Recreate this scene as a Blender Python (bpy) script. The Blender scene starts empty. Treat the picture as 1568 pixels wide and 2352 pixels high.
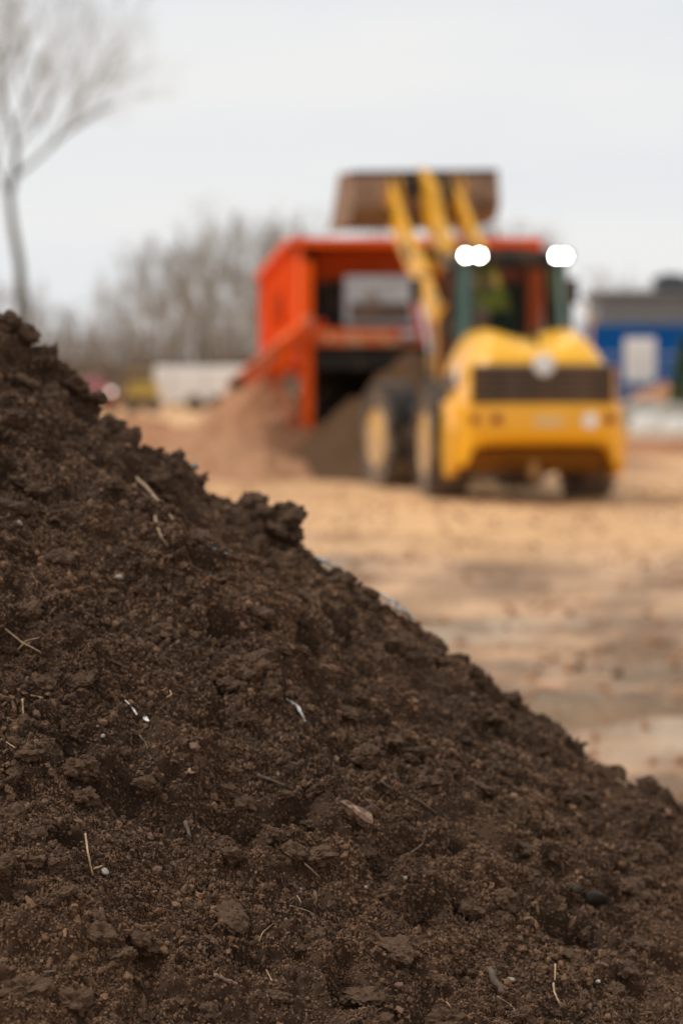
import bpy, bmesh, math, random
import numpy as np
from mathutils import Vector, Matrix, Euler
from mathutils.bvhtree import BVHTree
R = math.radians
PI = math.pi
rnd = random.Random(7)
rng = np.random.default_rng(11)
S = bpy.context.scene
COL = S.collection

# ------------------------------------------------------------------ camera, sky, sun, exposure
F, CX, CY, HOR, CAMZ = 5553.0, 784.0, 1176.0, 850.0, 1.65     # picture measured on a 1568 x 2352 sheet
PITCH = math.atan((CY - HOR) / F)
cam = bpy.data.cameras.new('camera')
cam.sensor_fit = 'VERTICAL'
cam.sensor_height = 36.0
cam.lens = F / 2352.0 * 36.0
cam.clip_start = 0.1
cam.clip_end = 3000
cam.dof.use_dof = True
cam.dof.focus_distance = 4.02
cam.dof.aperture_fstop = 2.7
cam.dof.aperture_blades = 0
co = bpy.data.objects.new('camera', cam)
co.location = (0, 0, CAMZ)
co.rotation_euler = (PI / 2 - PITCH, 0, 0)
COL.objects.link(co)
S.camera = co

w = bpy.data.worlds.new('World')
S.world = w
w.use_nodes = True
nt = w.node_tree
nt.nodes.clear()
SUN_EL, SUN_AZ = R(58), R(-88)
out = nt.nodes.new('ShaderNodeOutputWorld')
sky = nt.nodes.new('ShaderNodeTexSky')
sky.sky_type = 'NISHITA'
sky.sun_disc = False
sky.sun_elevation = SUN_EL
sky.sun_rotation = SUN_AZ
sky.dust_density = 4
b1 = nt.nodes.new('ShaderNodeBackground')
b1.inputs['Strength'].default_value = 0.05
nt.links.new(sky.outputs[0], b1.inputs['Color'])
tc = nt.nodes.new('ShaderNodeTexCoord')
mp = nt.nodes.new('ShaderNodeMapping')
mp.inputs['Scale'].default_value = (1.0, 1.0, 5.0)
mp.inputs['Location'].default_value = (0.35, 0.2, 0.1)
nz = nt.nodes.new('ShaderNodeTexNoise')
nz.inputs['Scale'].default_value = 3.2
nz.inputs['Detail'].default_value = 4
nz.inputs['Roughness'].default_value = 0.5
cr = nt.nodes.new('ShaderNodeValToRGB')
cr.color_ramp.elements[0].position = 0.34
cr.color_ramp.elements[0].color = (0.605, 0.625, 0.65, 1)
cr.color_ramp.elements[1].position = 0.56
cr.color_ramp.elements[1].color = (0.672, 0.670, 0.664, 1)
b2 = nt.nodes.new('ShaderNodeBackground')
b2.inputs['Strength'].default_value = 1.0
mx = nt.nodes.new('ShaderNodeMixShader')
mx.inputs[0].default_value = 0.96
for a, b in ((tc.outputs['Generated'], mp.inputs[0]), (mp.outputs[0], nz.inputs['Vector']), (nz.outputs[0], cr.inputs[0]),
             (cr.outputs[0], b2.inputs['Color']), (b1.outputs[0], mx.inputs[1]), (b2.outputs[0], mx.inputs[2]),
             (mx.outputs[0], out.inputs[0])):
    nt.links.new(a, b)

sl = bpy.data.lights.new('sun', 'SUN')
sl.energy = 1.5
sl.angle = R(10)
sl.color = (1.0, 0.96, 0.9)
so = bpy.data.objects.new('sun', sl)
# the brighter part of the cloud: high up on the left
sd = Vector((math.sin(SUN_AZ) * math.cos(SUN_EL), math.cos(SUN_AZ) * math.cos(SUN_EL), math.sin(SUN_EL))).normalized()
so.rotation_euler = sd.to_track_quat('Z', 'Y').to_euler()
so.location = (0, 0, 30)
COL.objects.link(so)

S.render.engine = 'CYCLES'
S.view_settings.view_transform = 'Standard'
S.view_settings.look = 'None'
S.view_settings.exposure = 0.42
S.view_settings.gamma = 1.0
S.view_settings.use_curve_mapping = False
S.cycles.use_denoising = True
S.cycles.denoising_prefilter = 'ACCURATE'
S.cycles.max_bounces = 8
S.cycles.transparent_max_bounces = 12
S.cycles.caustics_reflective = False
S.cycles.caustics_refractive = False

# ------------------------------------------------------------------ helpers
def at(px, py, Y):
    """the point at depth Y that is seen at sheet position px, py"""
    u = (px - CX) / F
    v = (CY - py) / F
    c, s = math.cos(PITCH), math.sin(PITCH)
    d = Vector((u, c + v * s, -s + v * c))
    return Vector((0, 0, CAMZ)) + d * (Y / d.y)

def ray(px, py):
    return (at(px, py, 1.0) - Vector((0, 0, CAMZ))).normalized()

def hash3(ix, iy, iz, seed):
    h = (ix.astype(np.int64) * 374761393 + iy.astype(np.int64) * 668265263 + iz.astype(np.int64) * 2147483647 + seed * 974634777) & 0xffffffff
    h = ((h ^ (h >> 13)) * 1274126177) & 0xffffffff
    h = ((h ^ (h >> 16)) * 2246822519) & 0xffffffff
    h = h ^ (h >> 15)
    return (h & 0xffffff) / float(0x1000000)

def vnoise(P, seed=0):
    """smooth value noise in about -1..1; P is (n,3)"""
    i = np.floor(P).astype(np.int64)
    f = P - i
    f = f * f * f * (f * (f * 6 - 15) + 10)
    r = 0
    for dx in (0, 1):
        wx = f[:, 0] if dx else 1 - f[:, 0]
        for dy in (0, 1):
            wy = f[:, 1] if dy else 1 - f[:, 1]
            for dz in (0, 1):
                wz = f[:, 2] if dz else 1 - f[:, 2]
                r = r + wx * wy * wz * hash3(i[:, 0] + dx, i[:, 1] + dy, i[:, 2] + dz, seed)
    return r * 2 - 1

def fbm(P, octaves=4, seed=0, gain=0.5):
    r, a = 0, 1.0
    for k in range(octaves):
        r = r + a * vnoise(P * (2.03 ** k), seed + k)
        a *= gain
    return r

def lumps(P, seed, power=2.0, fill=0.75):
    """rounded lumps, one per cell, of random height 0..1"""
    i0 = np.floor(P).astype(np.int64)
    best = np.zeros(len(P))
    for dx in (-1, 0, 1):
        for dy in (-1, 0, 1):
            for dz in (-1, 0, 1):
                ix, iy, iz = i0[:, 0] + dx, i0[:, 1] + dy, i0[:, 2] + dz
                cx = ix + hash3(ix, iy, iz, seed)
                cy = iy + hash3(ix, iy, iz, seed + 1)
                cz = iz + hash3(ix, iy, iz, seed + 2)
                s = hash3(ix, iy, iz, seed + 3) ** power
                rad = fill * (0.25 + 0.75 * s)
                d2 = ((P[:, 0] - cx) ** 2 + (P[:, 1] - cy) ** 2 + (P[:, 2] - cz) ** 2) / rad ** 2
                best = np.maximum(best, s * np.sqrt(np.clip(1 - d2, 0, 1)))
    return best

class MB:
    """collects shapes and links them as ONE mesh object"""
    def __init__(self, M=None):
        self.bm = bmesh.new()
        self.M = M
    def _add(self, vs, faces):
        bv = [self.bm.verts.new(v) for v in vs]
        for f in faces:
            try:
                self.bm.faces.new([bv[i] for i in f])
            except ValueError:
                pass
        return bv
    def box(self, c, s, rot=None):
        c = Vector(c)
        hx, hy, hz = s[0] / 2, s[1] / 2, s[2] / 2
        vs = [Vector((x, y, z)) for x in (-hx, hx) for y in (-hy, hy) for z in (-hz, hz)]
        if rot is not None:
            E3 = Euler(rot).to_matrix()
            vs = [E3 @ v for v in vs]
        self._add([c + v for v in vs], [(0, 1, 3, 2), (4, 6, 7, 5), (0, 4, 5, 1), (2, 3, 7, 6), (0, 2, 6, 4), (1, 5, 7, 3)])
        return self
    def beam(self, a, b, w, h, up=(0, 0, 1)):
        a, b = Vector(a), Vector(b)
        d = (b - a).normalized()
        up = Vector(up)
        if abs(d.dot(up)) > 0.98:
            up = Vector((0, 1, 0))
        sx = d.cross(up).normalized()
        uz = sx.cross(d).normalized()
        vs = []
        for p in (a, b):
            for i, j in ((-1, -1), (1, -1), (1, 1), (-1, 1)):
                vs.append(p + sx * (w / 2 * i) + uz * (h / 2 * j))
        self._add(vs, [(3, 2, 1, 0), (4, 5, 6, 7), (0, 1, 5, 4), (1, 2, 6, 5), (2, 3, 7, 6), (3, 0, 4, 7)])
        return self
    def tube(self, pts, radii, n=8, cap=True):
        pts = [Vector(p) for p in pts]
        if not isinstance(radii, (list, tuple)):
            radii = [radii] * len(pts)
        rings = []
        prev = None
        for i, p in enumerate(pts):
            if i == 0: d = pts[1] - pts[0]
            elif i == len(pts) - 1: d = pts[-1] - pts[-2]
            else: d = pts[i + 1] - pts[i - 1]
            d.normalize()
            if prev is None:
                a = Vector((0, 0, 1)) if abs(d.z) < 0.9 else Vector((1, 0, 0))
                x = d.cross(a).normalized()
            else:
                x = (prev - d * prev.dot(d)).normalized()
            prev = x
            y = d.cross(x)
            rings.append([self.bm.verts.new(p + (x * math.cos(2 * PI * k / n) + y * math.sin(2 * PI * k / n)) * radii[i]) for k in range(n)])
        for a, b in zip(rings, rings[1:]):
            for k in range(n):
                self.bm.faces.new((a[k], a[(k + 1) % n], b[(k + 1) % n], b[k]))
        if cap and n > 2:
            self.bm.faces.new(rings[0][::-1])
            self.bm.faces.new(rings[-1])
        return self
    def prism(self, prof, x0, x1, axis='x'):
        """profile in the plane across the axis, extruded along it"""
        def mk(t, u, v):
            return (t, u, v) if axis == 'x' else ((u, t, v) if axis == 'y' else (u, v, t))
        n = len(prof)
        vs = [mk(x0, *p) for p in prof] + [mk(x1, *p) for p in prof]
        self._add(vs, [tuple(range(n))[::-1], tuple(range(n, 2 * n))] + [(k, (k + 1) % n, n + (k + 1) % n, n + k) for k in range(n)])
        return self
    def lathe(self, prof, c, n=32, axis='x'):
        """profile of (radius, offset along the axis)"""
        rings = []
        for r, t in prof:
            ring = []
            for k in range(n):
                a = 2 * PI * k / n
                p = (t, r * math.cos(a), r * math.sin(a)) if axis == 'x' else ((r * math.cos(a), t, r * math.sin(a)) if axis == 'y' else (r * math.cos(a), r * math.sin(a), t))
                ring.append(self.bm.verts.new(Vector(c) + Vector(p)))
            rings.append(ring)
        for a, b in zip(rings, rings[1:]):
            for k in range(n):
                self.bm.faces.new((a[k], a[(k + 1) % n], b[(k + 1) % n], b[k]))
        for rg, rev in ((rings[0], True), (rings[-1], False)):
            if prof[0 if rev else -1][0] > 1e-6:
                self.bm.faces.new(rg[::-1] if rev else rg)
        return self
    def grid(self, V, nu, nv):
        bv = [self.bm.verts.new(v) for v in V]
        for i in range(nu - 1):
            for j in range(nv - 1):
                self.bm.faces.new((bv[i * nv + j], bv[i * nv + j + 1], bv[(i + 1) * nv + j + 1], bv[(i + 1) * nv + j]))
        return self
    def build(self, name, mat, parent=None, bevel=0, smooth=False, seg=2):
        if self.M is not None:
            bmesh.ops.transform(self.bm, matrix=self.M, verts=self.bm.verts)
        bmesh.ops.remove_doubles(self.bm, verts=self.bm.verts, dist=1e-5)
        bmesh.ops.recalc_face_normals(self.bm, faces=self.bm.faces)
        me = bpy.data.meshes.new(name)
        self.bm.to_mesh(me)
        self.bm.free()
        if smooth:
            me.polygons.foreach_set('use_smooth', [True] * len(me.polygons))
        me.materials.append(mat)
        o = bpy.data.objects.new(name, me)
        COL.objects.link(o)
        if parent is not None:
            o.parent = parent
        if bevel:
            m = o.modifiers.new('bevel', 'BEVEL')
            m.width = bevel
            m.segments = seg
            m.limit_method = 'ANGLE'
            m.angle_limit = R(35)
        return o

def tag(o, label=None, cat=None, group=None, kind=None):
    if label: o['label'] = label
    if cat: o['category'] = cat
    if group: o['group'] = group
    if kind: o['kind'] = kind
    return o

def thing(name, label, cat, loc=(0, 0, 0), rz=0, group=None):
    o = bpy.data.objects.new(name, None)
    o.location = loc
    o.rotation_euler = (0, 0, rz)
    o.empty_display_size = 0.3
    COL.objects.link(o)
    return tag(o, label, cat, group)

def np_mesh(name, co_, quads, mat, parent=None, smooth=True):
    me = bpy.data.meshes.new(name)
    n, q = len(co_), len(quads)
    me.vertices.add(n)
    me.vertices.foreach_set('co', np.asarray(co_, np.float32).ravel())
    me.loops.add(q * 4)
    me.loops.foreach_set('vertex_index', np.asarray(quads, np.int32).ravel())
    me.polygons.add(q)
    me.polygons.foreach_set('loop_start', np.arange(0, q * 4, 4, dtype=np.int32))
    me.polygons.foreach_set('loop_total', np.full(q, 4, np.int32))
    me.update()
    me.validate()
    if smooth:
        me.polygons.foreach_set('use_smooth', np.ones(len(me.polygons), bool))
    me.materials.append(mat)
    o = bpy.data.objects.new(name, me)
    COL.objects.link(o)
    if parent is not None:
        o.parent = parent
    return o

def grid_quads(nu, nv):
    i, j = np.meshgrid(np.arange(nu - 1), np.arange(nv - 1), indexing='ij')
    a = (i * nv + j).ravel()
    return np.stack([a, a + nv, a + nv + 1, a + 1], 1)

# ------------------------------------------------------------------ materials
def mat(name, base, rough=0.6, metal=0.0, noise=0.0, nscale=8.0, col2=None, bump=0.0, bscale=40.0, coat=0.0, spec=0.5,
        emit=None, estr=0.0, alpha=None, transmission=0.0, dirt=None, dirt_amount=0.0, dirt_scale=3.0):
    m = bpy.data.materials.new(name)
    m.use_nodes = True
    t = m.node_tree
    bs = t.nodes['Principled BSDF']
    bs.inputs['Base Color'].default_value = (*base, 1)
    bs.inputs['Roughness'].default_value = rough
    bs.inputs['Metallic'].default_value = metal
    bs.inputs['Specular IOR Level'].default_value = spec
    bs.inputs['Coat Weight'].default_value = coat
    bs.inputs['Coat Roughness'].default_value = 0.15
    bs.inputs['Transmission Weight'].default_value = transmission
    if emit:
        bs.inputs['Emission Color'].default_value = (*emit, 1)
        bs.inputs['Emission Strength'].default_value = estr
    c = t.nodes.new('ShaderNodeTexCoord')
    last = None
    if noise or col2:
        n = t.nodes.new('ShaderNodeTexNoise')
        n.inputs['Scale'].default_value = nscale
        n.inputs['Detail'].default_value = 6
        n.inputs['Roughness'].default_value = 0.6
        t.links.new(c.outputs['Object'], n.inputs['Vector'])
        rp = t.nodes.new('ShaderNodeValToRGB')
        rp.color_ramp.elements[0].position = 0.35
        rp.color_ramp.elements[1].position = 0.65
        c2 = col2 if col2 else tuple(v * (1 - noise) for v in base)
        rp.color_ramp.elements[0].color = (*c2, 1)
        rp.color_ramp.elements[1].color = (*base, 1)
        t.links.new(n.outputs[0], rp.inputs[0])
        last = rp.outputs[0]
    if dirt:
        n = t.nodes.new('ShaderNodeTexNoise')
        n.inputs['Scale'].default_value = dirt_scale
        n.inputs['Detail'].default_value = 7
        n.inputs['Roughness'].default_value = 0.65
        t.links.new(c.outputs['Object'], n.inputs['Vector'])
        rp = t.nodes.new('ShaderNodeValToRGB')
        rp.color_ramp.elements[0].position = 0.62 - dirt_amount * 0.35
        rp.color_ramp.elements[1].position = 0.78 - dirt_amount * 0.3
        t.links.new(n.outputs[0], rp.inputs[0])
        mxx = t.nodes.new('ShaderNodeMix')
        mxx.data_type = 'RGBA'
        t.links.new(rp.outputs[0], mxx.inputs[0])
        if last is not None:
            t.links.new(last, mxx.inputs[6])
        else:
            mxx.inputs[6].default_value = (*base, 1)
        mxx.inputs[7].default_value = (*dirt, 1)
        last = mxx.outputs[2]
    if last is not None:
        t.links.new(last, bs.inputs['Base Color'])
    if bump:
        n = t.nodes.new('ShaderNodeTexNoise')
        n.inputs['Scale'].default_value = bscale
        n.inputs['Detail'].default_value = 5
        t.links.new(c.outputs['Object'], n.inputs['Vector'])
        bp = t.nodes.new('ShaderNodeBump')
        bp.inputs['Strength'].default_value = bump
        bp.inputs['Distance'].default_value = 0.5 / bscale
        t.links.new(n.outputs[0], bp.inputs['Height'])
        t.links.new(bp.outputs[0], bs.inputs['Normal'])
    return m

def soil_material(name, dark, light, accent, scale=1.0, use_random=False, bump=0.6, bump_dist=0.0012):
    m = bpy.data.materials.new(name)
    m.use_nodes = True
    t = m.node_tree
    bs = t.nodes['Principled BSDF']
    bs.inputs['Roughness'].default_value = 0.88
    bs.inputs['Specular IOR Level'].default_value = 0.22
    c = t.nodes.new('ShaderNodeTexCoord')
    geo = t.nodes.new('ShaderNodeNewGeometry')
    def noise(sc, det=5, ro=0.62, src=None):
        n = t.nodes.new('ShaderNodeTexNoise')
        n.inputs['Scale'].default_value = sc
        n.inputs['Detail'].default_value = det
        n.inputs['Roughness'].default_value = ro
        t.links.new(src if src is not None else geo.outputs['Position'], n.inputs['Vector'])
        return n.outputs[0]
    def ramp(src, p0, c0, p1, c1):
        r = t.nodes.new('ShaderNodeValToRGB')
        r.color_ramp.elements[0].position = p0
        r.color_ramp.elements[0].color = (*c0, 1)
        r.color_ramp.elements[1].position = p1
        r.color_ramp.elements[1].color = (*c1, 1)
        t.links.new(src, r.inputs[0])
        return r.outputs[0]
    def mix(f, a, b):
        x = t.nodes.new('ShaderNodeMix')
        x.data_type = 'RGBA'
        if isinstance(f, float): x.inputs[0].default_value = f
        else: t.links.new(f, x.inputs[0])
        for k, v in ((6, a), (7, b)):
            if isinstance(v, tuple): x.inputs[k].default_value = (*v, 1)
            else: t.links.new(v, x.inputs[k])
        return x.outputs[2]
    base = ramp(noise(55 * scale), 0.33, dark, 0.68, light)
    fine = ramp(noise(420 * scale, 3), 0.35, tuple(v * 0.55 for v in dark), 0.72, tuple(min(1, v * 1.35) for v in light))
    colr = mix(0.5, base, fine)
    patch = ramp(noise(2.3 * scale, 3), 0.42, (0, 0, 0), 0.66, (1, 1, 1))
    colr = mix(patch, colr, mix(0.35, colr, accent))
    if use_random:
        oi = t.nodes.new('ShaderNodeObjectInfo')
        rr = ramp(oi.outputs['Random'], 0.0, (0.5, 0.5, 0.5), 1.0, (1.7, 1.68, 1.66))
        x = t.nodes.new('ShaderNodeMix')
        x.data_type = 'RGBA'
        x.blend_type = 'MULTIPLY'
        x.inputs[0].default_value = 1.0
        t.links.new(colr, x.inputs[6])
        t.links.new(rr, x.inputs[7])
        colr = x.outputs[2]
        sp = ramp(oi.outputs['Random'], 0.985, (0, 0, 0), 0.999, (1, 1, 1))
        colr = mix(sp, colr, accent)
    t.links.new(colr, bs.inputs['Base Color'])
    bp = t.nodes.new('ShaderNodeBump')
    bp.inputs['Strength'].default_value = bump
    bp.inputs['Distance'].default_value = bump_dist / scale
    t.links.new(noise(650 * scale, 4, 0.7), bp.inputs['Height'])
    t.links.new(bp.outputs[0], bs.inputs['Normal'])
    return m

SOIL_D, SOIL_L, SOIL_A = (0.026, 0.0138, 0.0076), (0.170, 0.099, 0.058), (0.21, 0.113, 0.062)
M = {
    'soil': soil_material('dark_compost', (0.014, 0.0075, 0.0042), (0.058, 0.031, 0.0175), (0.11, 0.057, 0.03)),  # kept darker than the crumbs: shade of the gaps is put into this colour
    'clod': soil_material('dry_clod', (0.022, 0.0125, 0.0072), (0.135, 0.077, 0.044), (0.12, 0.068, 0.038), bump=1.0),
    'crumb': soil_material('compost_crumb', SOIL_D, SOIL_L, SOIL_A, use_random=True),
    'fibre': mat('root_fibre', (0.24, 0.16, 0.10), 0.8, noise=0.5, nscale=60, spec=0.2),
    'straw': mat('straw', (0.50, 0.33, 0.18), 0.6, noise=0.45, nscale=120),
    'twig': mat('twig_bark', (0.13, 0.085, 0.055), 0.8, noise=0.5, nscale=90, bump=0.5, bscale=300),
    'palewood': mat('pale_wood', (0.33, 0.21, 0.125), 0.7, noise=0.4, nscale=80, bump=0.4, bscale=200),
    'redwood': mat('red_bark', (0.20, 0.095, 0.055), 0.8, noise=0.5, nscale=90, bump=0.6, bscale=200),
    'chunk': mat('rotten_wood', (0.36, 0.22, 0.14), 0.75, noise=0.5, nscale=90, col2=(0.07, 0.035, 0.022), bump=0.8, bscale=140),
    'plastic': mat('white_plastic', (0.74, 0.73, 0.70), 0.35, noise=0.1, nscale=60, dirt=(0.20, 0.13, 0.09), dirt_amount=0.45, dirt_scale=90),
    'blueplastic': mat('pale_blue_plastic', (0.17, 0.21, 0.22), 0.35, noise=0.3, nscale=60),
    'pebble': mat('pale_pebble', (0.36, 0.31, 0.25), 0.6, noise=0.4, nscale=90, bump=0.3, bscale=200),
    'redpebble': mat('reddish_clay_lump', (0.20, 0.105, 0.065), 0.8, noise=0.4, nscale=90, bump=0.5, bscale=200),
    'slate': mat('dark_stone', (0.060, 0.045, 0.035), 0.9, spec=0.15, noise=0.4, nscale=50, bump=0.5, bscale=150),
    'yellow': mat('loader_yellow_paint', (0.92, 0.45, 0.002), 0.33, noise=0.10, nscale=3, coat=0.32, dirt=(0.50, 0.30, 0.10), dirt_amount=0.12, dirt_scale=2.2),
    'armyellow': mat('arm_yellow_paint', (0.88, 0.43, 0.006), 0.4, noise=0.15, nscale=3, coat=0.3, dirt=(0.45, 0.25, 0.08), dirt_amount=0.3, dirt_scale=4),
    'darksteel': mat('dark_steel', (0.035, 0.032, 0.03), 0.5, 0.3, noise=0.4, nscale=6, dirt=(0.16, 0.10, 0.06), dirt_amount=0.4),
    'belly': mat('shaded_yellow_belly', (0.30, 0.13, 0.012), 0.7, noise=0.4, nscale=5),  # yellow paint with the underside shade put into its colour
    'chrome': mat('cylinder_rod', (0.6, 0.6, 0.6), 0.2, 1.0),
    'grille': mat('grille_slat', (0.15, 0.105, 0.078), 0.6, noise=0.4, nscale=10, dirt=(0.20, 0.13, 0.08), dirt_amount=0.35),
    'black': mat('black_interior', (0.012, 0.012, 0.013), 0.7),
    'tyre': mat('dusty_tyre', (0.075, 0.064, 0.055), 0.88, noise=0.4, nscale=5, dirt=(0.26, 0.19, 0.135), dirt_amount=0.62, dirt_scale=2.5, spec=0.25),
    'rim': mat('dusty_yellow_rim', (0.72, 0.42, 0.07), 0.5, noise=0.2, nscale=5, dirt=(0.48, 0.32, 0.19), dirt_amount=0.65, dirt_scale=3),
    'bucket': mat('worn_bucket_steel', (0.42, 0.255, 0.16), 0.65, 0.1, noise=0.45, nscale=2.2, dirt=(0.10, 0.05, 0.026), dirt_amount=0.45, dirt_scale=2.5),
    'orange': mat('orange_paint', (0.92, 0.115, 0.002), 0.55, noise=0.08, nscale=2, coat=0.0, spec=0.2, dirt=(0.70, 0.20, 0.07), dirt_amount=0.1, dirt_scale=1.2),
    'paleorange': mat('dusty_orange_paint', (0.78, 0.15, 0.03), 0.5, noise=0.25, nscale=3, dirt=(0.55, 0.33, 0.2), dirt_amount=0.45),
    'redpaint': mat('red_paint', (0.62, 0.05, 0.035), 0.4, noise=0.15, nscale=3, coat=0.2),
    'grey': mat('grey_panel', (0.60, 0.69, 0.75), 0.5, noise=0.2, nscale=2, dirt=(0.22, 0.2, 0.16), dirt_amount=0.3),
    'rubber': mat('black_rubber', (0.02, 0.019, 0.018), 0.8, dirt=(0.10, 0.065, 0.04), dirt_amount=0.4),
    'white': mat('white_paint', (0.86, 0.86, 0.84), 0.45, noise=0.06, nscale=3),
    'badge': mat('white_badge', (0.74, 0.76, 0.80), 0.35),
    'maroon': mat('maroon_paint', (0.20, 0.025, 0.022), 0.35, coat=0.4),
    'redlamp': mat('red_lens', (0.22, 0.012, 0.008), 0.35),
    'lamp': mat('lit_lamp', (1, 1, 0.95), 0.3, emit=(1.0, 0.97, 0.86), estr=38.0),
    'dimlamp': mat('lit_headlight', (1, 0.9, 0.85), 0.3, emit=(1.0, 0.88, 0.74), estr=1.1),
    'seat': mat('seat_fabric', (0.03, 0.03, 0.032), 0.9),
    'skin': mat('skin', (0.55, 0.33, 0.24), 0.5),
    'hivis': mat('hi_vis_yellow', (0.92, 0.86, 0.08), 0.7, noise=0.2, nscale=12),
    'navy': mat('dark_trousers', (0.025, 0.03, 0.05), 0.85),
    'blue': mat('blue_container_paint', (0.002, 0.115, 0.42), 0.6, noise=0.15, nscale=1.5, spec=0.15),
    'greyroof': mat('grey_sheet_cladding', (0.185, 0.195, 0.205), 0.55, noise=0.12, nscale=1.0),
    'darkroof': mat('dark_roof', (0.06, 0.065, 0.075), 0.6),
    'concrete': mat('pale_concrete', (0.46, 0.47, 0.43), 0.8, noise=0.25, nscale=3, bump=0.3, bscale=20),
    'bag': mat('white_woven_bag', (0.74, 0.76, 0.74), 0.65, noise=0.15, nscale=5),
    'bark': mat('grey_bark', (0.125, 0.11, 0.09), 0.9, noise=0.4, nscale=4, col2=(0.085, 0.09, 0.062)),
    'twigs': mat('winter_twigs', (0.37, 0.34, 0.30), 0.9, noise=0.3, nscale=0.6),
    'brush': mat('winter_brush', (0.26, 0.20, 0.155), 0.95, noise=0.4, nscale=0.4),
    'conifer': mat('evergreen_foliage', (0.045, 0.105, 0.018), 0.7, noise=0.4, nscale=4),
    'oldyellow': mat('faded_yellow_paint', (0.62, 0.42, 0.08), 0.5, noise=0.25, nscale=3),
    'galv': mat('galvanised_steel', (0.45, 0.46, 0.47), 0.4, 0.6),
    'cream': mat('reflector_cream', (0.72, 0.50, 0.22), 0.4),
}

def glass_material(name, tint, rough=0.02, thin=0.35):
    m = bpy.data.materials.new(name)
    m.use_nodes = True
    t = m.node_tree
    t.nodes.clear()
    o = t.nodes.new('ShaderNodeOutputMaterial')
    tr = t.nodes.new('ShaderNodeBsdfTransparent')
    tr.inputs[0].default_value = (*tint, 1)
    gl = t.nodes.new('ShaderNodeBsdfGlossy')
    gl.inputs['Color'].default_value = (0.55, 0.85, 0.70, 1)
    gl.inputs['Roughness'].default_value = rough
    fr = t.nodes.new('ShaderNodeFresnel')
    fr.inputs[0].default_value = 1.5
    ad = t.nodes.new('ShaderNodeMath')
    ad.operation = 'MULTIPLY_ADD'
    ad.inputs[1].default_value = 1.2
    ad.inputs[2].default_value = thin
    x = t.nodes.new('ShaderNodeMixShader')
    t.links.new(fr.outputs[0], ad.inputs[0])
    t.links.new(ad.outputs[0], x.inputs[0])
    t.links.new(tr.outputs[0], x.inputs[1])
    t.links.new(gl.outputs[0], x.inputs[2])
    t.links.new(x.outputs[0], o.inputs[0])
    return m
M['glass'] = glass_material('green_tinted_glass', (0.74, 0.78, 0.74), thin=-0.04)
M['sideglass'] = glass_material('green_tinted_side_glass', (0.42, 0.60, 0.50), thin=0.10)

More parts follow.
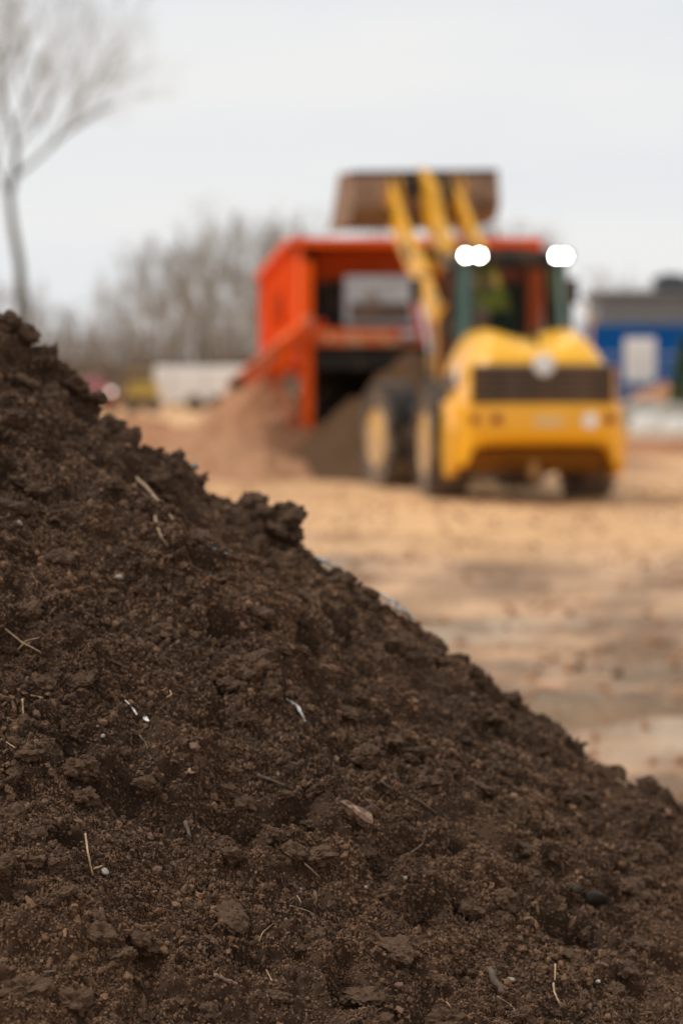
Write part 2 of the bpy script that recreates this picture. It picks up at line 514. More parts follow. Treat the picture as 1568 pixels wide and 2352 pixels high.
def yard_material():
    m = bpy.data.materials.new('yard_ground')
    m.use_nodes = True
    t = m.node_tree
    bs = t.nodes['Principled BSDF']
    bs.inputs['Specular IOR Level'].default_value = 0.25
    geo = t.nodes.new('ShaderNodeNewGeometry')
    def noise(scale, det=5, ro=0.6, stretch=(1, 1, 1), off=(0, 0, 0)):
        mpn = t.nodes.new('ShaderNodeMapping')
        mpn.inputs['Scale'].default_value = stretch
        mpn.inputs['Location'].default_value = off
        n = t.nodes.new('ShaderNodeTexNoise')
        n.inputs['Scale'].default_value = scale
        n.inputs['Detail'].default_value = det
        n.inputs['Roughness'].default_value = ro
        t.links.new(geo.outputs['Position'], mpn.inputs[0])
        t.links.new(mpn.outputs[0], n.inputs['Vector'])
        return n.outputs[0]
    def ramp(src, p0, c0, p1, c1):
        r = t.nodes.new('ShaderNodeValToRGB')
        r.color_ramp.elements[0].position = p0
        r.color_ramp.elements[0].color = (*c0, 1)
        r.color_ramp.elements[1].position = p1
        r.color_ramp.elements[1].color = (*c1, 1)
        t.links.new(src, r.inputs[0])
        return r.outputs[0]
    def mix(f, a, b, mode='MIX'):
        x = t.nodes.new('ShaderNodeMix')
        x.data_type = 'RGBA'
        x.blend_type = mode
        if isinstance(f, float): x.inputs[0].default_value = f
        else: t.links.new(f, x.inputs[0])
        for k, v in ((6, a), (7, b)):
            if isinstance(v, tuple): x.inputs[k].default_value = (*v, 1)
            else: t.links.new(v, x.inputs[k])
        return x.outputs[2]
    sand = ramp(noise(0.55, 5), 0.35, (0.58, 0.325, 0.15), 0.65, (0.76, 0.445, 0.205))
    mud = ramp(noise(1.15, 6, 0.62, (0.85, 0.6, 1)), 0.44, (0.13, 0.075, 0.044), 0.62, (0.58, 0.36, 0.215))
    mud = mix(ramp(noise(0.9, 4, 0.5, (0.6, .7, 1), (7, 3, 0)), 0.58, (0, 0, 0), 0.72, (1, 1, 1)), mud, (0.46, 0.38, 0.29))
    # trampled grey mud lies between the pile and the strip of dry sand in front of the loader
    sep = t.nodes.new('ShaderNodeSeparateXYZ')
    t.links.new(geo.outputs['Position'], sep.inputs[0])
    mr = t.nodes.new('ShaderNodeMapRange')
    mr.inputs['From Min'].default_value = 19.5
    mr.inputs['From Max'].default_value = 25.5
    mr.interpolation_type = 'SMOOTHSTEP'
    wob = t.nodes.new('ShaderNodeMath')
    wob.operation = 'MULTIPLY_ADD'
    wob.inputs[1].default_value = 9.0
    t.links.new(noise(0.35, 3, 0.5, (0.6, 1, 1)), wob.inputs[0])
    t.links.new(sep.outputs['Y'], wob.inputs[2])
    sb = t.nodes.new('ShaderNodeMath')
    sb.operation = 'SUBTRACT'
    sb.inputs[1].default_value = 4.5
    t.links.new(wob.outputs[0], sb.inputs[0])
    t.links.new(sb.outputs[0], mr.inputs['Value'])
    # wet mud pressed into the two ruts at the foot of the heap
    def math(op, a, b=None, v=None):
        n_ = t.nodes.new('ShaderNodeMath')
        n_.operation = op
        t.links.new(a, n_.inputs[0])
        if b is not None: t.links.new(b, n_.inputs[1])
        if v is not None: n_.inputs[1].default_value = v
        return n_.outputs[0]
    ln = math('SUBTRACT', sep.outputs['Y'], math('MULTIPLY', sep.outputs['X'], v=0.31))
    ln = math('ABSOLUTE', math('SUBTRACT', ln, v=11.9))
    ln = math('ADD', ln, math('MULTIPLY', noise(1.6, 5, 0.6), v=3.2))
    mud = mix(ramp(math('MULTIPLY', ln, v=0.25), 0.50, (1, 1, 1), 0.68, (0, 0, 0)), mud, (0.115, 0.085, 0.056))
    c = mix(mr.outputs[0], mud, sand)
    c = mix(ramp(noise(0.5, 4, 0.55, (0.7, .8, 1), (2, 9, 0)), 0.50, (0, 0, 0), 0.68, (1, 1, 1)), c, mix(0.6, c, (0.66, 0.40, 0.22)))
    c = mix(0.2, c, ramp(noise(18, 5), 0.3, (0.22, 0.14, 0.09), 0.7, (0.66, 0.44, 0.27)))
    t.links.new(c, bs.inputs['Base Color'])
    rr = ramp(noise(0.9, 4, 0.5, (0.4, 1, 1), (7, 3, 0)), 0.45, (0.95, 0.95, 0.95), 0.66, (0.55, 0.55, 0.55))
    t.links.new(rr, bs.inputs['Roughness'])
    bp = t.nodes.new('ShaderNodeBump')
    bp.inputs['Strength'].default_value = 0.7
    bp.inputs['Distance'].default_value = 0.03
    t.links.new(noise(9, 6, 0.65), bp.inputs['Height'])
    t.links.new(bp.outputs[0], bs.inputs['Normal'])
    return m
M['yard'] = yard_material()
M['spoil'] = soil_material('light_sandy_spoil', (0.30, 0.145, 0.075), (0.56, 0.31, 0.165), (0.46, 0.18, 0.10), scale=0.12, bump=0.8, bump_dist=0.002)
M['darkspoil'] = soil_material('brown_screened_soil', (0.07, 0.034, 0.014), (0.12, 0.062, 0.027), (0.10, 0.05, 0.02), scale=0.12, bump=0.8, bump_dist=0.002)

# ------------------------------------------------------------------ the ground
def ground_h(x, y):
    P = np.stack([x * 0.35, y * 0.35, np.zeros_like(x)], 1)
    near = np.clip((60 - y) / 30, 0, 1)
    h = 0.04 * fbm(P, 3, 5) * near
    P2 = np.stack([x * 1.3, y * 2.2, np.zeros_like(x)], 1)
    h += 0.032 * fbm(P2, 4, 21) * near * np.clip((y - 2) / 4, 0, 1) * np.where(y < 26, 1.0, 0.4)
    # wheel ruts that cross the yard, in front of the pile's foot
    for k, (y0, sl_, dep, wd) in enumerate(((10.9, 0.34, 0.11, 0.24), (12.6, 0.28, 0.09, 0.24), (16.0, -0.22, 0.05, 0.25), (18.2, -0.25, 0.05, 0.25), (21.5, 0.10, 0.02, 0.3))):
        yc = y0 + sl_ * x + 0.16 * np.sin(x * 1.1 + k)
        d = (y - yc) / wd
        amp = dep * (0.7 + 0.5 * np.sin(x * 1.7 + 2.1 * k))
        h += -amp * np.exp(-d * d) + 0.55 * amp * np.exp(-((d - 1.7) ** 2)) + 0.45 * amp * np.exp(-((d + 1.7) ** 2))
        h += 0.018 * np.sin((x + 0.3 * y) * 14) * np.exp(-d * d)
    return h - 0.02

xs = np.concatenate([-np.geomspace(900, 8.2, 26), np.linspace(-8, 9, 341), np.geomspace(9.2, 900, 26)])
ys = np.concatenate([np.array([-300, -80, -20, -4, 0, 3, 5]), np.linspace(6, 30, 500), np.geomspace(30.2, 2500, 60)])
gx, gy = np.meshgrid(xs, ys, indexing='ij')
gz = ground_h(gx.ravel(), gy.ravel())
ground = np_mesh('ground', np.stack([gx.ravel(), gy.ravel(), gz], 1), grid_quads(len(xs), len(ys)), M['yard'])
tag(ground, 'trampled tan clay yard with grey muddy ruts', kind='structure')

# loose stones and clods trodden into the yard
def lump_mesh(name, seed, sub=2, mat_=None, squash=(1, 1, 0.75), rough=0.35, flat=False):
    bm = bmesh.new()
    bmesh.ops.create_icosphere(bm, subdivisions=sub, radius=1)
    P = np.array([v.co[:] for v in bm.verts])
    d = 1 + rough * fbm(P * 1.3 + seed * 3.7, 3, seed, 0.55) * 0.9 + 0.18 * (lumps(P * 1.9 + seed, seed + 5, 1.2) - 0.3)
    if flat:
        d = d + 0.10 * fbm(P * 6 + seed, 2, seed + 9)
        if sub > 3:
            d = d + 0.16 * lumps(P * 4.2 + seed, seed + 12, 1.2) + 0.10 * lumps(P * 9 + seed, seed + 22, 1.0) + 0.05 * fbm(P * 14 + seed, 2, seed + 15)
    for v, k in zip(bm.verts, d):
        v.co = Vector((v.co.x * k * squash[0], v.co.y * k * squash[1], v.co.z * k * squash[2]))
    me = bpy.data.meshes.new(name)
    bm.to_mesh(me)
    bm.free()
    me.polygons.foreach_set('use_smooth', [not flat] * len(me.polygons))
    if mat_: me.materials.append(mat_)
    return me

def hidden_sources(meshes, name):
    c = bpy.data.collections.new(name)
    for k, me in enumerate(meshes):
        o = bpy.data.objects.new(name, me)
        c.objects.link(o)
    return c

def scatter(name, pts, rots, scales, coll, material, parent=None):
    """many tiny pieces nobody could count: instances on the points of one mesh"""
    me = bpy.data.meshes.new(name)
    me.vertices.add(len(pts))
    me.vertices.foreach_set('co', np.asarray(pts, np.float32).ravel())
    a = me.attributes.new('rot', 'FLOAT_VECTOR', 'POINT')
    a.data.foreach_set('vector', np.asarray(rots, np.float32).ravel())
    a = me.attributes.new('scl', 'FLOAT_VECTOR', 'POINT')
    a.data.foreach_set('vector', np.asarray(scales, np.float32).ravel())
    me.materials.append(material)
    o = bpy.data.objects.new(name, me)
    COL.objects.link(o)
    if parent is not None: o.parent = parent
    g = bpy.data.node_groups.new(name, 'GeometryNodeTree')
    g.interface.new_socket('Geometry', in_out='INPUT', socket_type='NodeSocketGeometry')
    g.interface.new_socket('Geometry', in_out='OUTPUT', socket_type='NodeSocketGeometry')
    N = g.nodes
    gi, go = N.new('NodeGroupInput'), N.new('NodeGroupOutput')
    ci = N.new('GeometryNodeCollectionInfo')
    ci.inputs['Collection'].default_value = coll
    ci.inputs['Separate Children'].default_value = True
    ci.inputs['Reset Children'].default_value = True
    ip = N.new('GeometryNodeInstanceOnPoints')
    ip.inputs['Pick Instance'].default_value = True
    ra = N.new('FunctionNodeRandomValue')
    ra.data_type = 'INT'
    mi, ma = [s for s in ra.inputs if s.name == 'Min' and s.type == 'INT'][0], [s for s in ra.inputs if s.name == 'Max' and s.type == 'INT'][0]
    mi.default_value = 0
    ma.default_value = 999
    ro = [s for s in ra.outputs if s.type == 'INT'][0]
    na = N.new('GeometryNodeInputNamedAttribute'); na.data_type = 'FLOAT_VECTOR'; na.inputs['Name'].default_value = 'rot'
    nb = N.new('GeometryNodeInputNamedAttribute'); nb.data_type = 'FLOAT_VECTOR'; nb.inputs['Name'].default_value = 'scl'
    er = N.new('FunctionNodeEulerToRotation')
    L = g.links
    oa = [s for s in na.outputs if s.name == 'Attribute' and s.enabled][0]
    ob = [s for s in nb.outputs if s.name == 'Attribute' and s.enabled][0]
    L.new(gi.outputs[0], ip.inputs['Points'])
    L.new(ci.outputs[0], ip.inputs['Instance'])
    L.new(ro, ip.inputs['Instance Index'])
    L.new(oa, er.inputs[0])
    L.new(er.outputs[0], ip.inputs['Rotation'])
    L.new(ob, ip.inputs['Scale'])
    L.new(ip.outputs[0], go.inputs[0])
    md = o.modifiers.new('scatter', 'NODES')
    md.node_group = g
    o['kind'] = 'stuff'
    return o

stone_src = hidden_sources([lump_mesh('yard_stone_piece', 60 + k, 2, M['spoil']) for k in range(5)], 'yard_stone_piece')
n = 9000
sy = 6.5 + 30 * rng.random(n) ** 1.3
sx = -4 + rng.random(n) * 12
keep = np.hypot(sx + 1.37, sy - 5.5) > 3.1
sx, sy = sx[keep], sy[keep]
ss = 0.008 + 0.03 * rng.random(len(sx)) ** 4
st = scatter('yard_gravel', np.stack([sx, sy, ground_h(sx, sy) + ss * 0.3], 1), rng.random((len(sx), 3)) * 6.28,
             np.stack([ss, ss, ss * 0.8], 1), stone_src, M['spoil'])
tag(st, 'small tan stones and crumbs trodden into the clay yard', 'gravel')

n = 1500
sy = 7 + 26 * rng.random(n)
sx = -2 + rng.random(n) * 9
keep = (np.hypot(sx + 1.37, sy - 5.5) > 3.1) & (rng.random(n) < np.clip(0.3 + 1.3 * vnoise(np.stack([sx * .8, sy * .8, sx * 0], 1), 321), 0.05, 1))
sx, sy = sx[keep], sy[keep]
ss = 0.012 + 0.024 * rng.random(len(sx)) ** 3
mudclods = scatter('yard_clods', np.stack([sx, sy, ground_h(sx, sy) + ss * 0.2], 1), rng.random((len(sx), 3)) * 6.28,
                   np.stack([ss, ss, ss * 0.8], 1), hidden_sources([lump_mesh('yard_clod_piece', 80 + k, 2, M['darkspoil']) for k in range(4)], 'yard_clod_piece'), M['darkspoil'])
tag(mudclods, 'brown clods of mud dropped about the clay yard', 'clods')

# ------------------------------------------------------------------ the dark soil heap in front
AX, AY = -1.37, 5.5
KR = np.array([-0.3, 0, .3, .6, .9, 1.2, 1.5, 1.8, 2.1, 2.4, 2.7, 3.0, 3.3, 3.6])
KZ = np.array([2.2, 2.12, 2.0, 1.759, 1.505, 1.335, 1.095, .882, .687, .500, .297, .087, -.12, -.33])
HEAP_DROP = 0.062
def prof(r):
    # smooth interpolation of the measured profile
    s = 0
    for k, wt in ((-0.12, 0.25), (0, 0.5), (0.12, 0.25)):
        s = s + wt * np.interp(r + k, KR, KZ)
    return s - HEAP_DROP

def smooth_hit(px, py):
    """where the line of sight meets the smooth cone: azimuth and radius"""
    t_ = np.linspace(3.0, 6.2, 3000)
    a_ = at(px, py, 1.0) - Vector((0, 0, CAMZ))
    x, y, z = a_.x * t_, a_.y * t_, CAMZ + a_.z * t_
    k = np.argmax(z < prof(np.hypot(x - AX, y - AY)))
    if k == 0: k = int(np.argmin(z - prof(np.hypot(x - AX, y - AY))))
    return float(x[k]), float(y[k])
# hollows where lumps have fallen out: place, radius, depth
PITS = [(*smooth_hit(px, py), r_, d_) for px, py, r_, d_ in (
    (105, 945, .045, .07), (195, 960, .035, .055), (250, 985, .025, .04), (430, 1130, .03, .04), (592, 1200, .022, .04), (300, 1800, .028, .035), (625, 1596, .016, .03),
    (505, 1530, .018, .03), (1075, 2095, .022, .035), (800, 1912, .02, .03), (960, 1520, .03, .045), (45, 2075, .022, .03), (1270, 1700, .03, .04), (320, 1845, .02, .03),
    (1440, 1990, .02, .03), (1120, 2050, .018, .025), (380, 1880, .016, .02), (1350, 2300, .022, .03), (130, 1230, .02, .03), (250, 1180, .02, .03), (760, 1440, .025, .03),
    (1460, 2160, .02, .03), (900, 1650, .016, .02), (590, 1700, .016, .022), (160, 1500, .016, .02), (1090, 1620, .022, .03), (700, 2190, .014, .018), (430, 2200, .016, .02), (1180, 1960, .018, .025))]
# banks of soil that stand proud of the cone, which give the skyline its steps
BANKS = [(*smooth_hit(px, py), r_, d_) for px, py, r_, d_ in (
    (40, 760, .06, .030), (120, 870, .05, .030), (255, 960, .05, .035), (420, 1075, .05, .028), (610, 1190, .07, .030), (800, 1340, .06, .028),
    (870, 1400, .05, .028), (960, 1480, .05, .028), (1065, 1545, .055, .034), (1170, 1610, .04, .020), (1280, 1665, .05, .032), (1410, 1735, .045, .026), (1490, 1800, .04, .022))]

def heap_surface(az, r):
    x, y = AX + r * np.cos(az), AY + r * np.sin(az)
    z = prof(r)
    P = np.stack([x, y, z], 1)
    nrm = np.stack([np.cos(az) * 0.57, np.sin(az) * 0.57, np.full_like(az, 0.82)], 1)
    # slumps that run down the slope, hollows, then clods of falling size
    Q = np.stack([np.cos(az) * 4.2, np.sin(az) * 4.2, r * 1.1], 1)
    d = 0.030 * fbm(Q, 3, 3)
    d = d + 0.024 * fbm(P * 4.5, 3, 8) + 0.010 * fbm(P * 12, 2, 18)
    for cx, cy, r_, d_ in PITS:
        q = ((x - cx) ** 2 + (y - cy) ** 2) / (r_ * (1 + 0.3 * vnoise(P * 20, 19))) ** 2
        d = d - d_ * np.exp(-q * q)
    for cx, cy, r_, d_ in BANKS:
        q = ((x - cx) ** 2 + (y - cy) ** 2) / (r_ * (1 + 0.3 * vnoise(P * 15, 29))) ** 2
        d = d + d_ * np.exp(-q * q)
    warp = P + 0.02 * np.stack([vnoise(P * 14, 31), vnoise(P * 14, 32), vnoise(P * 14, 33)], 1)
    big = lumps(warp * 9.0 + 3.3, 40, 4.0)
    mid = lumps(warp * 21.0 + 1.1, 50, 2.6)
    sml = lumps(warp * 50.0, 60, 1.6)
    fin = lumps(P * 105.0, 70, 1.2)
    clumpy = 0.55 + 0.45 * np.clip(0.5 + 1.3 * vnoise(P * 3.1, 77), 0, 1)
    pit = np.clip(vnoise(P * 13.0, 88) - 0.30, 0, 1) * 0.10
    d = d + clumpy * (0.050 * big + 0.024 * mid) + 0.014 * sml + 0.0065 * fin - pit
    d = d - 0.011 * np.clip(0.35 - np.abs(vnoise(warp * 34, 95)), 0, 1) * np.clip(0.6 + vnoise(P * 6, 96), 0, 1)
    d = d + 0.0025 * fbm(P * 120, 2, 91)
    return P + nrm * d[:, None], nrm

fine_az = np.radians(np.linspace(-92, 26, 900))
coarse_az = np.radians(np.linspace(26, 268, 150))[1:-1]
az = np.concatenate([fine_az, coarse_az, [np.radians(268)]])
rr_ = np.concatenate([np.linspace(0.0, 0.45, 40)[:-1], np.linspace(0.45, 3.02, 600), np.linspace(3.02, 3.45, 20)[1:]])
ga, gr = np.meshgrid(az, rr_, indexing='ij')
HP, _ = heap_surface(ga.ravel(), gr.ravel())
heap_q = grid_quads(len(az), len(rr_))
heap = np_mesh('soil_heap', HP, heap_q, M['soil'])
tag(heap, 'large heap of dark crumbly compost filling the front of the picture', 'soil heap')
bvh = BVHTree.FromPolygons([tuple(v) for v in HP], [tuple(q) for q in heap_q[:len(rr_) * 905 if len(rr_) * 905 < len(heap_q) else len(heap_q)].tolist()], all_triangles=False)

def hit(px, py):
    o = Vector((0, 0, CAMZ))
    h = bvh.ray_cast(o, ray(px, py))
    if h[0] is None:
        # just over the skyline: go down until the heap is met
        for k in range(60):
            py += 4
            h = bvh.ray_cast(o, ray(px, py))
            if h[0] is not None: break
    nm = Vector((math.cos(-0.9) * 0.55, math.sin(-0.9) * 0.55, 0.8)).normalized()
    g = h[1] if h[1].z > 0 else -h[1]
    return h[0], (g + nm * 1.2).normalized()

# crumbs: far too many to count
clod_meshes = [lump_mesh('clod', 200 + k, 4, M['clod'], (1, 0.9, 0.78), 0.42, True) for k in range(8)]
crumb_meshes = [lump_mesh('crumb_piece', 100 + k, 2, M['crumb'], (1, 0.85, 0.7), 0.5, True) for k in range(10)]
for k in range(3):
    crumb_meshes.append(lump_mesh('crumb_piece', 130 + k, 2, M['crumb'], (1.5, 0.5, 0.4), 0.5, True))
crumb_src = hidden_sources(crumb_meshes, 'crumb_piece')
def in_view(P, margin=1.35):
    """near the slope the photographer faces (with room for a step to the side): 1, elsewhere sparse"""
    dx, dy, dz = P[:, 0], P[:, 1], P[:, 2] - CAMZ
    c, s_ = math.cos(PITCH), math.sin(PITCH)
    dep = dy * c - dz * s_
    u = np.abs(dx / dep) * F / 784.0
    v = np.abs((dy * s_ + dz * c) / dep) * F / 1176.0
    near = P[:, 1] < 6.3
    return np.where((u < margin) & (v < margin * .93) & near, 1.0, 0.12)
def rand_surface(n, r0=0.45, r1=3.0, a0=-90, a1=22, dens=None):
    a = np.radians(a0 + (a1 - a0) * rng.random(n))
    r = np.sqrt(r0 ** 2 + (r1 ** 2 - r0 ** 2) * rng.random(n))
    keep_ = rng.random(n) < in_view(np.stack([AX + r * np.cos(a), AY + r * np.sin(a), prof(r)], 1))
    a, r = a[keep_], r[keep_]
    n = len(a)
    P, N_ = heap_surface(a, r)
    if dens is not None:
        k = rng.random(n) < dens(P)
        P, N_ = P[k], N_[k]
    return P, N_
def crumbs(name, n, smin, smax, pw, lift, dens=None, r0=0.45):
    P, N_ = rand_surface(n, dens=dens, r0=r0)
    s = smin + (smax - smin) * rng.random(len(P)) ** pw
    P = P + N_ * (s * lift)[:, None]
    sc = np.stack([s, s * (0.7 + 0.5 * rng.random(len(P))), s * (0.6 + 0.5 * rng.random(len(P)))], 1)
    o = scatter(name, P, rng.random((len(P), 3)) * 6.283, sc, crumb_src, M['crumb'], heap)
    return o
clump_d = lambda P: np.clip(0.45 + 1.1 * vnoise(P * 5, 123), 0.12, 1)
crumbs('coarse_crumbs', 80000, 0.0032, 0.0100, 3.4, 0.5, clump_d)
crumbs('fine_crumbs', 1150000, 0.0011, 0.0038, 1.5, 0.75, lambda P: np.clip(0.72 + 1.1 * vnoise(P * 9, 444) + 0.5 * vnoise(P * 30, 445), 0.36, 1))

# fine root fibres in the compost
fib = []
for k in range(8):
    mb = MB()
    rk = random.Random(300 + k)
    p = Vector((-0.5, 0, 0)); d = Vector((1, 0, 0)); pts = [p.copy()]
    for i in range(5):
        d = (d + Vector((0, rk.uniform(-.7, .7), rk.uniform(-.5, .5)))).normalized()
        p = p + d * 0.22
        pts.append(p.copy())
    mb.tube(pts, [0.022, 0.028, 0.026, 0.024, 0.02, 0.012], 3)
    for v in mb.bm.verts: pass
    me = bpy.data.meshes.new('fibre_piece')
    mb.bm.to_mesh(me); mb.bm.free()
    me.materials.append(M['fibre'])
    fib.append(me)
fib_src = hidden_sources(fib, 'fibre_piece')
P, N_ = rand_surface(230000, dens=lambda P: np.clip(0.30 + 1.2 * vnoise(P * 6, 222), 0.08, 1))
s = 0.004 + 0.012 * rng.random(len(P)) ** 2.2
rot = np.stack([rng.normal(0, 0.5, len(P)) - 0.3, rng.normal(0, 0.5, len(P)), rng.random(len(P)) * 6.283], 1)
th = np.clip(0.0075 / s, 0.5, 1.2)
o = scatter('root_fibres', P + N_ * 0.0035, rot, np.stack([s, s * th, s * th], 1), fib_src, M['fibre'], heap)

def put(mesh, name, px, py, size, parent=None, mat_=None, lift=0.25, rot=None, sq=(1, 1, 1)):
    p, nm = hit(px, py)
    p = p + nm * (size * lift)
    o = bpy.data.objects.new(name, mesh)
    COL.objects.link(o)
    o.location = p
    o.rotation_euler = rot if rot else (rnd.uniform(-.5, .5), rnd.uniform(-.5, .5), rnd.uniform(0, 6.28))
    o.scale = (size * sq[0], size * sq[1], size * sq[2])
    if parent is not None: o.parent = parent
    return o

# clods that stand out: first those on the skyline and in the middle, then a sprinkling
for px, py, s in ((18, 742, .030), (52, 770, .03), (88, 838, .02), (170, 886, .028), (205, 925, .032), (262, 958, .026), (225, 1000, .022),
                  (575, 1160, .036), (602, 1175, .024), (655, 1195, .033), (672, 1235, .022), (560, 1185, .022),
                  (790, 1330, .026), (770, 1300, .02), (845, 1375, .026), (860, 1395, .018), (935, 1490, .034), (1000, 1490, .024), (985, 1510, .03), (1080, 1545, .024), (1100, 1565, .018), (1180, 1600, .02),
                  (1250, 1660, .024), (1290, 1680, .026), (1395, 1720, .02), (1415, 1745, .022), (1490, 1805, .024), (1270, 1650, .026),
                  (120, 910, .034), (60, 890, .028), (40, 960, .024),
                  (570, 1540, .032), (530, 1515, .022), (620, 1590, .02), (700, 1600, .018), (1030, 2350, .03),
                  (130, 1990, .016), (135, 1968, .012), (60, 2280, .036), (170, 2310, .032), (330, 2170, .026), (225, 2150, .024),
                  (20, 1890, .03), (70, 1920, .022), (1410, 2280, .02), (1430, 2235, .03), (1260, 2170, .024), (1150, 2115, .026), (1080, 2085, .022),
                  (850, 2225, .012), (915, 2240, .018), (660, 1965, .022), (630, 1930, .018), (720, 2160, .02), (1450, 2050, .03), (1500, 1960, .026)):
    put(rnd.choice(clod_meshes), 'clod', px, py, s * 1.0, heap, lift=0.30 if 540 < px < 700 else 0.0)
cnt = 0
while cnt < 225:
    px, py = rnd.uniform(-40, 1600), rnd.uniform(760, 2380)
    h = bvh.ray_cast(Vector((0, 0, CAMZ)), ray(px, py))
    if h[0] is None: continue
    if rnd.random() > 0.25 + 0.75 * (vnoise(np.array([[h[0].x * 3, h[0].y * 3, h[0].z * 3]]), 9)[0] * 0.5 + 0.5): continue
    s = 0.009 + 0.020 * rnd.random() ** 2.2
    put(rnd.choice(clod_meshes), 'clod', px, py, s, heap, lift=0.25, sq=(rnd.uniform(.8, 1.2), rnd.uniform(.7, 1.1), rnd.uniform(.6, 1)))
    cnt += 1

# twigs, straws, scraps: each rests on the heap and is a thing of its own
def stick(pts, r, name, material, label, cat, taper=0.55, group=None, wob=0.28, n=6, lift=0.006, flatten=None):
    W = []
    r *= 0.92
    for k, (px, py) in enumerate(pts):
        p, nm = hit(px, py)
        W.append(p + nm * (lift + .0025 + r))
    # points between, so that it reads as grown wood
    Q = []
    rk = random.Random(int(pts[0][0] * 7 + pts[0][1]))
    for a, b in zip(W, W[1:]):
        for t_ in (0, 0.25, 0.5, 0.75):
            q = a.lerp(b, t_) + Vector((rk.uniform(-1, 1), rk.uniform(-1, 1), rk.uniform(-1, 1))) * r * wob
            Q.append(q)
    Q.append(W[-1])
    base = Q[0].copy()
    mb = MB()
    m_ = len(Q)
    mb.tube([q - base for q in Q], [r * (1 - taper * k / (m_ - 1)) * rk.uniform(0.85, 1.15) for k in range(m_)], n)
    o = mb.build(name, material, smooth=True)
    o.location = base
    return tag(o, label, cat, group)

G1 = 'twigs and straws lying on the dark heap'
stick([(318, 1108), (345, 1150), (392, 1202)], .0052, 'twig', M['palewood'], 'long pale tan twig on the upper heap, above a shorter one', 'twig', .3, G1)
stick([(350, 1196), (370, 1240), (390, 1276)], .0044, 'twig', M['palewood'], 'shorter pale twig just below the long tan twig on the upper heap', 'twig', .3, G1)
stick([(188, 1922), (193, 1965), (206, 2018)], .0022, 'straw_stalk', M['straw'], 'long upright golden straw on the lower left of the heap', 'straw', .3, G1)
stick([(695, 1990), (732, 2025)], .0022, 'twig', M['palewood'], 'short straight pale twig below the middle wood chunk', 'twig', .2, G1)
stick([(979, 1915), (968, 1945), (938, 1968)], .0026, 'twig', M['twig'], 'curved brown twig right of the pale wood chunk', 'twig', .4, G1)
stick([(1034, 2067), (1048, 2080), (1056, 2096)], .0014, 'straw_stalk', M['straw'], 'tiny bent golden straw hanging over a dark hollow', 'straw', .3, G1)
stick([(1119, 2234), (1130, 2262), (1155, 2294)], .0075, 'wood_stick', M['twig'], 'stubby brown stick half buried near the bottom right', 'stick', .3, G1, 0.4, 8, 0.003)
stick([(1274, 2226), (1271, 2258)], .0018, 'straw_stalk', M['straw'], 'upper of two golden straws in line at the bottom right', 'straw', .2, G1)
stick([(1266, 2264), (1272, 2290), (1280, 2314)], .0022, 'straw_stalk', M['straw'], 'lower of two golden straws in line at the bottom right', 'straw', .3, G1)
stick([(1134, 2297), (1165, 2318), (1192, 2342)], .0018, 'twig', M['palewood'], 'thin grey tan rootlet curving down at the bottom edge', 'twig', .4, G1)
stick([(800, 2298), (850, 2300), (902, 2300)], .0026, 'twig', M['twig'], 'long level root lying along the bottom edge', 'root', .4, G1)
stick([(10, 1454), (50, 1482), (95, 1506)], .0024, 'twig', M['straw'], 'long tan twig slanting down at the left edge', 'twig', .5, G1)
stick([(42, 1502), (62, 1480), (88, 1470)], .0016, 'twig', M['straw'], 'thin tan twig crossing the slanting one at the left edge', 'twig', .5, G1)
stick([(250, 1524), (272, 1532), (296, 1544)], .0020, 'twig', M['redwood'], 'thin reddish twig on the left part of the heap', 'twig', .5, G1)
stick([(45, 1611), (50, 1632), (54, 1654)], .0022, 'straw_stalk', M['straw'], 'upright pale straw near the left edge', 'straw', .3, G1)
stick([(64, 1603), (80, 1606), (98, 1612)], .0017, 'straw_stalk', M['straw'], 'level pale straw beside the upright one near the left edge', 'straw', .3, G1)
stick([(0, 1604), (20, 1612)], .0018, 'straw_stalk', M['straw'], 'whitish straw cut by the left edge of the picture', 'straw', .3, G1)
stick([(10, 1713), (33, 1724)], .0014, 'straw_stalk', M['straw'], 'thin pale straw low at the left edge', 'straw', .3, G1)
stick([(322, 1698), (332, 1716), (343, 1732)], .0022, 'twig', M['twig'], 'short brown twig left of the bright wood chip', 'twig', .4, G1)
stick([(385, 1611), (396, 1604), (392, 1594)], .0018, 'twig', M['straw'], 'small curled orange shaving on the heap', 'shaving', .3, G1)
stick([(585, 1789), (618, 1800), (650, 1816)], .0042, 'twig', M['twig'], 'grey brown stick left of the pale wood chunk', 'twig', .4, G1)
stick([(595, 2170), (600, 2146), (619, 2131)], .0012, 'root_hair', M['straw'], 'fine curved root hair arched over the crumbs', 'root', .4, G1)
stick([(613, 2235), (620, 2262)], .0014, 'straw_stalk', M['straw'], 'thin golden straw at the bottom centre', 'straw', .3, G1)
stick([(665, 2090), (690, 2098), (710, 2100)], .0013, 'root_hair', M['straw'], 'level wavy root hair right of the centre', 'root', .4, G1)
stick([(680, 2066), (684, 2080)], .0012, 'root_hair', M['straw'], 'tiny upright root hair above the wavy one', 'root', .4, G1)
stick([(460, 2200), (462, 2182)], .0030, 'twig', M['twig'], 'short grey peg of wood in the lower middle', 'twig', .2, G1)
stick([(490, 2254), (512, 2260), (532, 2272)], .0048, 'twig', M['chunk'], 'stubby tan stick at the bottom left of centre', 'stick', .3, G1)
stick([(212, 2003), (228, 1998)], .0022, 'straw_stalk', M['straw'], 'short flat straw beside the long upright golden straw', 'straw', .2, G1)
stick([(870, 1800), (900, 1822)], .0030, 'twig', M['twig'], 'small blurred stick just above the pale wood chunk', 'twig', .3, G1)
stick([(1415, 1800), (1440, 1812)], .0024, 'twig', M['palewood'], 'small pale twig on the right shoulder of the heap', 'twig', .3, G1)
stick([(948, 1840), (1000, 1880)], .0036, 'twig', M['twig'], 'blurred brown stick right above the curved twig', 'twig', .3, G1)
